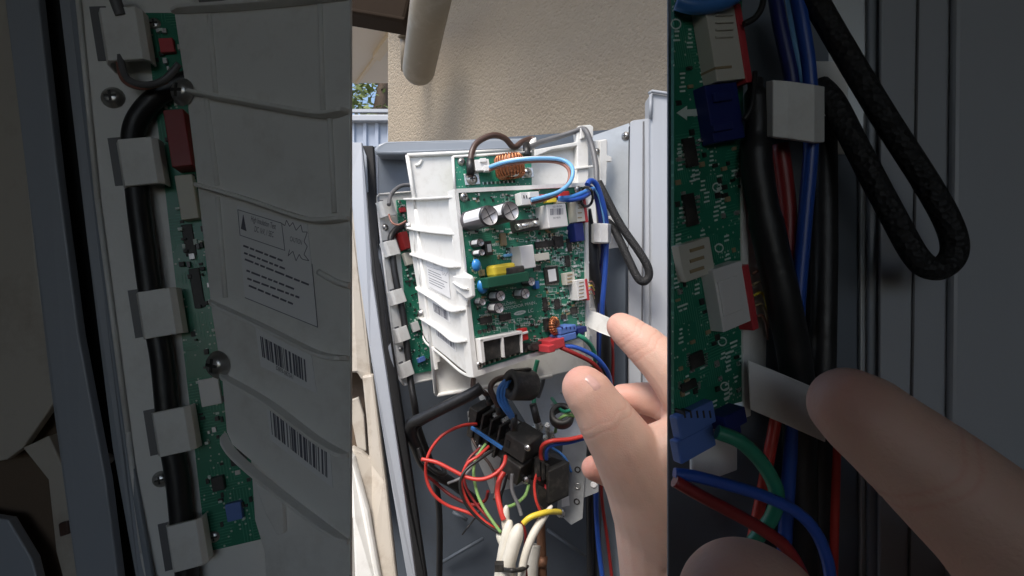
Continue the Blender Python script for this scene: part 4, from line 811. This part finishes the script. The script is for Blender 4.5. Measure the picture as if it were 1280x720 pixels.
wire('wire', 'blue wires dropping beside the palm at lower right', [(748, 560, .82), (745, 620, .84), (748, 680, .85), (757, 750, .85)], .0036, 'blue_wire')
wire('wire', 'red wire beside the blue one at bottom right', [(752, 560, .83), (752, 620, .85), (760, 680, .86), (768, 750, .86)], .0024, 'dark_red')
wire('cable', 'black flat cable left of the blue wires at bottom', [(737, 560, .85), (737, 640, .86), (738, 750, .86)], .0050, 'black_tape', 'cable')
wire('cable', 'thin black cable tangled below the conduit', [(523, 560, .765), (528, 575, .76), (545, 590, .755), (556, 592, .77), (552, 580, .79)], .0028, 'black_wire', 'cable')
mb = MB(); mb.prism([C(617, 588, .85), C(630, 584, .85), C(632, 594, .85), C(619, 598, .85)], Vector((0, .004, 0))); tag(mb.build('orange_marker', 'red_wire', bevel=.001), 'small orange tag behind the red wires', 'tag')

# ------------------------------------------------------------------ the pointing hand
def Hn(l, k=1.08): return [(x, y, d * k, r) for x, y, d, r in l]
index = Hn([(874, 500, .338, 44), (848, 473, .342, 34), (828, 453, .346, 28.5), (806, 432, .352, 25.5), (796, 424, .355, 23), (786, 416, .358, 21.5), (776, 408.5, .361, 18)])
thumb = Hn([(832, 664, .342, 60), (806, 604, .336, 50), (778, 556, .330, 41), (757, 524, .328, 35.5), (746, 506, .328, 31.5), (737, 493, .329, 31), (730, 485, .330, 28)])
middle = Hn([(872, 530, .352, 34), (846, 511, .362, 26), (826, 501, .368, 23.5), (800, 497, .372, 19), (778, 496, .374, 16)])
ring_ = Hn([(868, 565, .365, 30), (838, 541, .38, 21), (815, 531, .385, 17), (797, 528, .386, 14)])
pinky = Hn([(850, 620, .38, 30), (795, 602, .39, 20), (757, 590, .385, 17), (742, 585, .383, 15.5)])
palm = Hn([(872, 500, .342, 42), (880, 560, .345, 56), (876, 630, .345, 74), (858, 700, .345, 74), (864, 800, .345, 80)])
palm2 = Hn([(820, 622, .340, 56), (826, 690, .342, 54), (838, 770, .345, 58), (860, 830, .345, 70)])
web = Hn([(812, 575, .335, 40), (850, 562, .334, 42), (885, 545, .336, 46)])
fore = Hn([(864, 800, .345, 80), (910, 930, .34, 84), (1010, 1130, .34, 90)])
hd = hand_mesh('hand', [index, thumb, middle, ring_, pinky, palm, palm2, fore, web], .0011, P, smooth=12,
               creases=[(x + i * dx, y + i * dy, x + i * dx + dx, y + i * dy + dy, d, r, .00016, .0006) for x, y, dx, dy, d, r in ((806, 432, 5, 4.6, .375, 34), (787, 416, 4, 3.5, .385, 28), (756, 524, 4.5, 7.5, .350, 46), (824, 501, 5, 1, .392, 34)) for i in (-.6, .6)],
               flush=[(770, 404, .39, 26, .55), (722, 472, .355, 34, .6), (776, 496, .40, 34, .6), (738, 584, .41, 26, .8), (800, 528, .42, 34, .7), (800, 430, .375, 22, .3), (752, 512, .34, 26, .25), (835, 500, .39, 28, .35)])
tag(hd, 'bare hand with index finger pointing at the white tab', 'hand')
# thumb nail, seen edge-on at the top of the thumb tip
mb = MB(); nc = P(744, 472, .335); nx = Vector((.62, -.30, -.72)).normalized(); nz = Vector((.55, -.55, .62)); nz = (nz - nx * nz.dot(nx)).normalized(); ny = nz.cross(nx)
from mathutils.bvhtree import BVHTree
hb = BVHTree.FromPolygons([hd.matrix_basis @ v.co for v in hd.data.vertices], [tuple(p.vertices) for p in hd.data.polygons]); gr = []
for i in range(7):
    for j in range(7):
        u, v = i / 6 * 2 - 1, j / 6 * 2 - 1; q = nc + nx * (u * .0075 * (1 - .10 * v * v)) + ny * (v * .0058 * (1 - .15 * max(u, 0) ** 2))
        h_, hn, _, _ = hb.find_nearest(q); gr.append(h_ + hn * (.0005 if abs(u) < 1 and abs(v) < 1 else .00005))
mb.add(gr, [(i * 7 + j, i * 7 + j + 1, (i + 1) * 7 + j + 1, (i + 1) * 7 + j) for i in range(6) for j in range(6)], 0, True); o = mb.build('thumb_nail', 'nail', hd)
# ------------------------------------------------------------------ dim close-up bays on both sides of the open middle
def Q(x, y, d): return P(x, y, d)
U[0] = 0.75
# left bay
lc = thing('cabinet', 'dim grey cabinet flange and cream shroud at far left', 'cabinet', Q(60, 715, .21))
def lstrip(name, pts, thick, mname, bev=.0006):
    mb = MB(); mb.prism([Q(*p) for p in pts], Vector((0, thick, 0))); return mb.build(name, mname, lc, bevel=bev)
lstrip('shroud_panel', [(-60, -30, .225), (12, -30, .225), (45, 330, .215), (70, 500, .212), (28, 560, .212), (8, 575, .212), (-60, 585, .215)], .004, 'cream_plastic')
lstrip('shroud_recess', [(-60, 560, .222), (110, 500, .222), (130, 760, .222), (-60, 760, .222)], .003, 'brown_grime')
lstrip('shroud_rib', [(28, 560, .212), (60, 545, .212), (95, 620, .208), (120, 760, .205), (88, 760, .205), (70, 690, .208), (60, 600, .21)], .005, 'cream_plastic')
lstrip('shroud_tab', [(72, 655, .206), (84, 652, .206), (86, 668, .206), (74, 672, .206)], .004, 'brown_wire')
lstrip('shroud_corner', [(-60, 640, .212), (10, 650, .212), (40, 700, .21), (55, 760, .208), (-60, 760, .21)], .004, 'paint_grey')
lstrip('side_flange', [(2, -30, .212), (44, -30, .212), (72, 220, .207), (98, 420, .203), (132, 600, .2), (152, 760, .197), (100, 760, .197), (62, 480, .203), (30, 200, .208)], .004, 'paint_grey')
lstrip('gap_shade', [(38, -30, .222), (78, -30, .222), (125, 400, .214), (175, 760, .207), (140, 760, .207), (90, 400, .214)], .003, 'gap_black')  # painted shade of the flange gap again, for the left bay
lstrip('inner_channel', [(70, -30, .216), (84, -30, .216), (126, 330, .210), (160, 580, .206), (190, 760, .202), (176, 760, .202), (140, 560, .206), (108, 300, .210)], .003, 'paint_grey')
lstrip('channel_lip', [(82, -30, .214), (100, -30, .2135), (136, 330, .2085), (166, 580, .2045), (196, 760, .201), (188, 760, .201), (158, 580, .2045), (124, 330, .2085)], .002, 'rim_steel')
screw(Plane(Q(130, 570, .207), Q(140, 570, .207), Q(130, 560, .207)), 136, 573, .0017, 0, lc, slot=False)
NT = Plane(Q(95, 5, .212), Q(240, 0, .222), Q(165, 560, .206))
nt_ = thing('cable_tray', 'dim cable tray with square clips in the left close-up', 'cable tray', NT.at(200, 715))
cable_tray(nt_, NT, [(95, -30), (240, -30), (300, 330), (345, 760), (192, 760), (178, 690), (160, 540), (122, 250)], .0104,
           [(121, 8, 181, 75), (143, 172, 200, 231), (168, 362, 223, 421), (187, 512, 241, 568), (205, 654, 256, 712)],
           [(181, 16), (240, 16), (335, 672), (258, 690)], [(141, 122, .0036), (201, 599, .0026), (194, 31, .0026), (268, 670, .0024)], .62, ('white_plastic', 'pcb_near'),
           [('capacitor', 222, 172, 26, 72, .016, 'dark_red'), ('connector', 233, 246, 22, 56, .009, 'ivory_part'), ('connector', 208, 56, 18, 18, .006, 'red_plastic'), ('connector', 262, 490, 26, 34, .005, 'white_part'), ('capacitor', 292, 640, 20, 22, .007, 'blue_plastic'), ('coil', 296, 572, 18, 20, .007, 'cap_dark'), ('coil', 272, 605, 16, 18, .006, 'cap_dark'), ('chip', 236, 300, 14, 40, .003, 'black_plastic'), ('chip', 246, 360, 14, 50, .003, 'black_plastic')])
plane_cable('dim black cable threaded behind the clips in the left close-up', NT, [(250, 96), (224, 105), (200, 118), (178, 140), (167, 165), (168, 200), (174, 260), (182, 320), (192, 390), (203, 450), (212, 540), (222, 600), (230, 680), (240, 770)], .0046, .0042, [], Q)
wire('wire', 'dim thin grey wires looping below the top left clip', [(150, 70, .206), (158, 97, .204), (180, 106, .203), (205, 100, .203), (224, 80, .204)], .0013, 'grey_wire', K=Q)
wire('wire', 'dim thin brown wire beside the grey loop at top left', [(147, 72, .207), (154, 100, .205), (178, 110, .204), (208, 102, .204)], .0009, 'tan_wire', K=Q)
wire('wire', 'dim grey lead entering the top left clip from above', [(138, -20, .205), (146, 5, .206), (152, 20, .207)], .0022, 'grey_wire', K=Q)
NS = Plane(Q(218, 14, .203), Q(438, -2, .178), Q(285, 560, .195))
nb_ = thing('control_box', 'dim grey ribbed box cover with warning label in the left close-up', 'control box', NS.at(330, 715))
mb = MB(); mb.ppoly(NS, [(217, 12), (437.5, -30), (437.5, 672), (392, 645), (330, 590), (290, 556), (283, 540), (277, 470), (264, 388), (246, 228), (232, 112)], -.0015, 0); mb.build('side_wall', 'white_plastic', nb_, NS, bevel=.0004)
for pts in ([(217, 12), (320, 6), (437, -6)], [(232, 112), (330, 130), (405, 142), (437, 136)], [(246, 228), (310, 246), (390, 272), (437, 270)], [(264, 374), (330, 404), (400, 438), (437, 444)], [(277, 464), (340, 500), (400, 545), (437, 566)], [(283, 540), (300, 566), (360, 616), (437, 674)]):
    mb = MB(); q = spline([NS.at(x, y, .0) for x, y in pts], 5)
    flange(mb, q, NS.n, .0042, .0014)
    mb.build('rib', 'white_plastic', nb_, bevel=.0003)
for pts in ([(258, 120), (272, 232)], [(262, 20), (270, 118)], [(400, 6), (404, 138)], [(412, 146), (418, 266)], [(272, 246), (282, 372)]):
    mb = MB(); mb.tube([NS.at(*p, .0003) for p in pts], .0010, 8); mb.build('upright_rib', 'white_plastic', nb_)
mb = MB(); mb.tube(spline([NS.at(398, 340, .001), NS.at(420, 352, .002), NS.at(437, 357, .002)], 5), .0011, 8); mb.build('rib', 'white_plastic', nb_)
for x, y in ((228, 115), (272, 456)): screw(NS, x, y, .0043, .0012, nb_)
mb = MB(); mb.ppoly(NS, [(296, 257), (384, 280), (397, 409), (306, 372)], .0001, .0003); lab = mb.build('warning_label', 'sticker', nb_)
mb = MB(); hh = .0004
stroke(mb, NS, [(297, 262), (352, 279), (356, 313), (300, 294), (297, 262)], hh, .00011)
stroke(mb, NS, [(350, 278), (356, 282), (358, 275), (362, 283), (366, 278), (370, 288), (376, 281), (378, 290), (384, 290), (380, 302), (384, 308), (380, 318), (386, 326), (378, 324), (376, 322), (374, 318), (370, 326), (366, 314), (360, 320), (362, 312)], hh, .00012)
for x0, y0, x1, y1 in ((304, 307, 353, 326), (305, 316, 356, 336), (306, 324, 386, 356), (308, 338, 372, 363), (309, 348, 374, 372), (311, 357, 366, 380)):
    x = x0
    while x < x1 - 3:
        L_ = min(random.uniform(4, 12), x1 - x); f0, f1 = (x - x0) / (x1 - x0), (x + L_ - x0) / (x1 - x0); stroke(mb, NS, [(x, y0 + (y1 - y0) * f0), (x + L_, y0 + (y1 - y0) * f1)], hh, .00034); x += L_ + 1.8
stroke(mb, NS, [(306, 372), (397, 409), (390, 330)], hh, .00012); mb.build('print', 'print_ink', lab, clean=False)
text_on(NS, 'High Insulation Test', 329, 278.5, 7, hh, 'print_ink', lab, sx=.50, to=(352, 286)); text_on(NS, 'DC 1kV, 1 SEC', 330, 290, 7, hh, 'print_ink', lab, sx=.50, to=(352, 297)); text_on(NS, 'CAUTION', 370, 301, 6, hh, 'print_ink', lab, sx=.5, to=(382, 305))
mb = MB(); mb.prism([NS.at(301, 286, hh), NS.at(304, 268, hh), NS.at(308, 289, hh)], -NS.n * .00005); mb.build('warning_triangle', 'print_ink', lab)
s_ = sticker(NS, [(318, 402), (388, 436), (396, 492), (326, 458)], nb_, [(325, 420), (382, 450), (384, 478), (328, 446)], 3, .0003)
text_on(NS, 'E-90', 330, 412, 5, .0005, 'print_ink', s_, sx=.8, to=(340, 417)); text_on(NS, 'DB93-0832A1', 356, 466, 5, .0005, 'print_ink', s_, sx=.7, to=(380, 480))
s_ = sticker(NS, [(332, 500), (412, 556), (416, 610), (338, 550)], nb_, [(337, 507), (409, 560), (410, 598), (340, 543)], 6, .0003)
NL = Plane(Q(320, 600, .204), Q(438, 640, .196), Q(330, 720, .204))
mb = MB(); mb.ppoly(NL, [(312, 560), (437.5, 620), (437.5, 760), (334, 760), (330, 690), (318, 650)], -.002, 0); mb.build('lower_plate', 'white_plastic', nb_, bevel=.0006)
for pts in ([(318, 604), (352, 622), (354, 668), (346, 670), (330, 640)],):
    mb = MB(); mb.ppoly(NL, pts, 0, .0028); mb.build('latch', 'white_plastic', nb_, bevel=.0006)
# right bay
RB = Plane(Q(842, 0, .196), Q(930, 0, .214), Q(842, 560, .198))
rb = thing('control_box', 'dim edge of the green board with connectors in the right close-up', 'control box', RB.at(890, 560))
mb = MB(); mb.ppoly(RB, [(842.5, -30), (927, -30), (935, 500), (842.5, 524)], -.0015, 0); rpc = mb.build('circuit_board', 'pcb_near', rb, RB)
mb = MB(); mb.ppoly(RB, [(927, 190), (934, 190), (939, 520), (856, 552), (856, 541), (930, 508)], -.004, .001); mb.build('frame', 'white_plastic', rb, bevel=.0004)
mb = MB(); mb.ppoly(RB, [(925, 220), (945, 190), (990, 440), (990, 460), (938, 470)], -.008, -.0065); mb.build('backing', 'white_plastic', rb)
def rbox(name, m_, cx, cy, w_, h_, top, bevel=.0004, parent=None):
    mb = MB(); mb.pbox(RB, cx, cy, w_, h_, 0, top); return mb.build(name, m_, parent or rpc, bevel=bevel)
rbox('connector', 'ivory_part', 908, 54, 37, 94, .007); rbox('connector_strip', 'red_plastic', 930, 54, 8, 100, .0075); rbox('connector', 'navy', 907, 140, 40, 72, .006)
for k in range(4): rbox('ridge', 'ivory_part', 907, 18 + k * 9, 22, 3, .0078, .0002)
rbox('recess', 'tan_part', 905, 84, 20, 3, .0073, 0); rbox('latch', 'navy', 905, 120, 22, 12, .0075); rbox('latch', 'navy', 905, 158, 24, 10, .0072)
c3 = rbox('connector', 'ivory_part', 872, 324, 40, 46, .004)
for k in range(3): rbox('pin', 'tan_part', 872, 311 + k * 13, 18, 4, .0045, 0)
rbox('connector', 'white_part', 916, 370, 38, 78, .0065); rbox('connector_latch', 'white_part', 914, 370, 26, 44, .0072); rbox('connector_strip', 'red_plastic', 939, 372, 8, 82, .007)
for k in range(2): rbox('terminal', 'blue_plastic', 872, 525 + k * 30, 50, 28, .0045, .0006)
for k in range(5): rbox('recess', 'black_plastic', 856 + k * 8, 518, 2, 9, .0047, 0)
for k, (ya, mm_) in enumerate(((342, 'tan_wire'), (356, 'tan_part'), (370, 'yellow'), (384, 'tan_part'), (398, 'tan_wire'))):
    mb = MB(); mb.tube(spline([RB.at(941, ya, .0045), RB.at(952, ya - 4, .004), RB.at(958, ya + 8, .001), RB.at(960, ya + 26, -.004)], 5), .0006, 6); mb.build('lead', mm_, rpc)
rbox('plug', 'navy', 920, 525, 30, 20, .008); rbox('plug', 'navy', 918, 541, 20, 10, .007)
mb = MB(); arrow(mb, RB, 863, 141, 34, .0003); mb.build('printed_arrow', 'print_white', rpc)
for cx, cy, w_, h_ in ((864, 190, 14, 36), (864, 262, 14, 40), (872, 450, 18, 18), (862, 482, 20, 10)):
    mb = MB(); mb.pbox(RB, cx, cy, w_, h_, 0, .0012)
    for k in range(6):
        for s2 in (-1, 1): mb.pbox(RB, cx + s2 * (w_ / 2 + 2), cy + ((k + .5) / 6 - .5) * h_, 4, h_ / 14, 0, .0005, 1)
    mb.build('chip', ['black_plastic', 'solder'], rpc)
rnd = random.Random(21); mb = MB(); ms = MB()
for _ in range(150):
    x, y = rnd.uniform(846, 928), rnd.uniform(4, 505)
    if any(abs(x - a) < c and abs(y - b_) < d for a, b_, c, d in ((908, 54, 26, 52), (908, 140, 24, 40), (872, 324, 24, 27), (916, 370, 26, 44), (863, 141, 20, 12))): continue
    if rnd.random() < .5: mb.pbox(RB, x, y, rnd.uniform(3, 7), rnd.uniform(3, 8), 0, rnd.uniform(.0003, .001), rnd.choice([0, 0, 1, 2]))
    else:
        for q in range(rnd.randint(2, 5)): ms.pbox(RB, x, y + q * 5.5, rnd.uniform(3, 8), 2.2, 0, .0002)
for x, y, r in ((896, 234, 5), (899, 310, 5), (903, 427, 5), (906, 483, 5), (845, 30, 6)): stroke(ms, RB, [(x + r * math.cos(a), y + r * math.sin(a)) for a in [2 * math.pi * k / 16 for k in range(17)]], .0003, .0003)
o = mb.build('small_components', ['black_plastic', 'tan_part', 'solder'], rpc); o['kind'] = 'stuff'; o = ms.build('printed_legend', 'print_white', rpc, clean=False); o['kind'] = 'stuff'
rcab = thing('cabinet', 'dim grey folded cabinet side panel at far right', 'cabinet', Q(1190, 715, .215))
def rstrip(name, pts, thick, mname, bev=.0006):
    mb = MB(); mb.prism([Q(*p) for p in pts], Vector((0, thick, 0))); return mb.build(name, mname, rcab, bevel=bev)
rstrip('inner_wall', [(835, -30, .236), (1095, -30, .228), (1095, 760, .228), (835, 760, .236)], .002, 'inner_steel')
rstrip('plate_edge', [(1020, -30, .231), (1086, -30, .226), (1086, 760, .226), (1076, 760, .226), (1076, 190, .226), (1020, 190, .231)], .002, 'galvanised')
rstrip('inner_edge', [(1086, -30, .2235), (1101, -30, .222), (1101, 760, .222), (1086, 760, .2235)], .002, 'rim_steel')
rstrip('front_post', [(1102, -30, .218), (1198, -30, .216), (1188, 760, .216), (1100, 760, .218)], .002, 'panel_white')
rstrip('side_panel', [(1196, -30, .212), (1340, -30, .206), (1340, 760, .206), (1188, 760, .212)], .004, 'panel_white', .0015)
mb = MB(); mb.tube([Q(1148, -20, .2165), Q(1142, 360, .2165), Q(1136, 750, .2165)], .0005, 8); mb.build('seam', 'grey_wire', rcab)
for y in (50, 110, 178, 236): screw(Plane(Q(1150, y, .216), Q(1160, y, .216), Q(1150, y + 9, .216)), 1143, y, .0003, 0, rcab, slot=False)
wire('braided_cable', 'dim black braided sleeve in a long narrow loop in right close-up', [(1000, -40, .2), (1030, 20, .2), (1100, 138, .196), (1160, 232, .193), (1188, 285, .192), (1192, 318, .192), (1172, 336, .192), (1146, 322, .193), (1110, 258, .196), (1072, 186, .2), (1042, 128, .204), (1024, 108, .21)], .0044, 'braid', 'cable', K=Q, n=9, seg=14)
cl2 = thing('cable_clip', 'dim white square clip around blue wires in right close-up', 'clip', Q(995, 178, .2))
mb = MB(); mb.prism([Q(1020, 76, .222), Q(1060, 76, .221), Q(1060, 192, .221), Q(1020, 192, .222)], Vector((0, .002, 0))); mb.build('base_plate', 'white_plastic', cl2, bevel=.0004)
mb = MB(); mb.prism([Q(957, 101, .204), Q(966, 100, .199), Q(985, 101, .197), Q(1018, 106, .197), Q(1031, 108, .203), Q(1027, 109, .206), Q(1014, 108, .200), Q(985, 104, .200), Q(968, 104, .203)], Vector((0, 0, -.0222))); mb.build('loop', 'white_plastic', cl2, bevel=.0005)
wire('wire', 'dim left blue wire above the clip in right close-up', [(965, -30, .205), (975, 30, .204), (988, 90, .204), (994, 140, .206)], .0028, 'navy', K=Q)
wire('wire', 'dim long blue wire running down the right close-up', [(992, -30, .203), (1003, 30, .2025), (1012, 95, .2035), (1014, 180, .206), (1006, 280, .208), (998, 380, .209), (996, 470, .210), (986, 600, .211), (976, 760, .212)], .0028, 'blue_wire', K=Q)
wire('wire', 'dim pale strand between the blue wires in right close-up', [(981, -30, .206), (992, 40, .205), (1004, 105, .205)], .0012, 'sky_blue', K=Q)
wire('harness', 'dim black taped harness tapering down in right close-up', [(944, 100, .208), (946, 150, .207), (946, 210, .207), (960, 290, .208), (980, 380, .209), (996, 470, .2125), (1000, 600, .214), (1000, 760, .215)], [.0030] * 3 + [.0045] * 8 + [.0060] * 9 + [.0066] * 30, 'black_tape', 'wire harness', K=Q, seg=14)
wire('wire', 'dim black wires curling over connector in right close-up', [(930, 30, .2), (946, 20, .2), (954, 0, .2), (950, -30, .2)], .0012, 'black_wire', K=Q)
wire('wire', 'dim tan wire at the harness edge in right close-up', [(944, 90, .205), (940, 130, .203), (930, 150, .203)], .0010, 'black_wire', K=Q)
wire('wire', 'dim blue wires at the very top of the right close-up', [(846, 2, .193), (870, 8, .193), (905, 2, .194), (930, -14, .195)], .0030, 'mid_blue', K=Q)
wire('wire', 'dim maroon wire behind the harness in right close-up', [(975, 180, .214), (985, 260, .215), (986, 330, .215), (990, 420, .216)], .0034, 'dark_red', K=Q)
wire('wire', 'dim red wire slanting below the white strip in right close-up', [(975, 500, .213), (966, 545, .212), (952, 620, .212), (940, 680, .212)], .0024, 'red_wire', K=Q)
wire('wire', 'dim red wire rising beside the harness at lower right close-up', [(1046, 520, .217), (1044, 600, .217), (1040, 760, .217)], .0020, 'red_wire', K=Q)
wire('cable', 'dim black sleeve under the fingertip in right close-up', [(1030, 150, .222), (1031, 300, .219), (1028, 480, .217), (1022, 600, .218), (1018, 760, .218)], .0052, 'black_tape', 'cable', K=Q)
wire('wire', 'dim green wire arching from the blue terminal in right close-up', [(896, 540, .192), (925, 552, .191), (952, 578, .192), (970, 612, .194), (966, 644, .197), (940, 680, .2)], .0028, 'green_wire', K=Q)
wire('wire', 'dim navy wire crossing low in the right close-up', [(843, 592, .188), (880, 598, .188), (960, 622, .188), (1010, 652, .189), (1034, 700, .191), (1040, 760, .193)], .0022, 'blue_wire', K=Q)
wire('wire', 'dim red wire crossing low in the right close-up', [(843, 601, .186), (880, 622, .186), (950, 660, .186), (990, 694, .188), (1020, 760, .19)], .0023, 'dark_red', K=Q)
mb = MB(); mb.prism([Q(935, 450, .205), Q(965, 462, .203), Q(1012, 482, .2), Q(1034, 500, .199), Q(1032, 553, .199), Q(985, 532, .201), Q(938, 512, .204)], Vector((0, .0008, 0))); tag(mb.build('pull_tab', 'white_plastic', bevel=.0003), 'dim white strip at the fingertip in the right close-up', 'tab')
mb = MB(); mb.ppoly(RB, [(866, 556), (922, 535), (922, 588), (895, 598), (866, 604)], -.009, -.007); tag(mb.build('box_latch', 'white_plastic', bevel=.0006), 'dim white latch below the blue terminal in right close-up', 'latch')
ni = [(1360, 770, .135, 104), (1250, 664, .140, 78), (1165, 590, .145, 66), (1110, 545, .149, 57), (1082, 522, .151, 54), (1060, 506, .153, 47)]
nth = [(1010, 900, .13, 100), (965, 806, .132, 92), (942, 772, .133, 88), (933, 764, .133, 85)]
npalm = [(1360, 770, .135, 104), (1420, 960, .135, 200), (1300, 1080, .135, 200), (1010, 900, .13, 100)]
nh = hand_mesh('hand', [ni, nth, npalm, [(1300, 1080, .135, 200), (1500, 1400, .135, 220)]], .0012, P, smooth=12, creases=[(1150 + i * 9, 578 + i * 7.5, 1159 + i * 9, 585.5 + i * 7.5, .145, 90, .00018, .0006) for i in (-.7, .7)], flush=[(1050, 500, .15, 60, .5), (905, 740, .132, 80, .5)])
tag(nh, 'dim enlarged fingertip and thumb in the right close-up', 'hand')
U[0] = 1.0
# ------------------------------------------------------------------ made-up shelter around the camera, added to dim the side bays
def slab(name, lo, hi, m_='shade_board'):
    mb = MB(); c = (Vector(lo) + Vector(hi)) / 2; h = (Vector(hi) - Vector(lo)) / 2; mb.obox(c, Vector((1, 0, 0)), Vector((0, 1, 0)), Vector((0, 0, 1)), h.x, h.y, h.z); return struct(mb.build(name, m_))
YF = .1825; XE = .0588; ZT = .122; ZR = .42
slab('shade_wall_left', (-.9, YF, -1.29), (-XE, YF + .006, ZT)); slab('shade_wall_right', (XE, YF, -1.29), (.9, YF + .006, ZT))
slab('shade_side_left', (-.92, -1.2, -1.29), (-.9, YF + .006, ZT)); slab('shade_side_right', (.9, -1.2, -1.29), (.92, YF + .006, ZT))
mb = MB(); mb.prism([Vector((-.92, YF + .006, ZT + .002)), Vector((.92, YF + .006, ZT + .002)), Vector((.92, -1.22, ZR)), Vector((-.92, -1.22, ZR))], Vector((0, 0, .015))); struct(mb.build('shade_roof', 'shade_board'))
for sx_, nm in ((-1, 'shade_gable_left'), (1, 'shade_gable_right')):
    mb = MB(); mb.prism([Vector((sx_ * .905, YF, ZT)), Vector((sx_ * .905, -1.2, ZT)), Vector((sx_ * .905, -1.2, ZR - .006))], Vector((sx_ * .012, 0, 0))); struct(mb.build(nm, 'shade_board'))
slab('shade_rear', (-.9, -1.22, -1.29), (.9, -1.2, -.04)); slab('shade_rear_left', (-.9, -1.22, -.04), (-.42, -1.2, ZR)); slab('shade_rear_right', (.42, -1.22, -.04), (.9, -1.2, ZR))
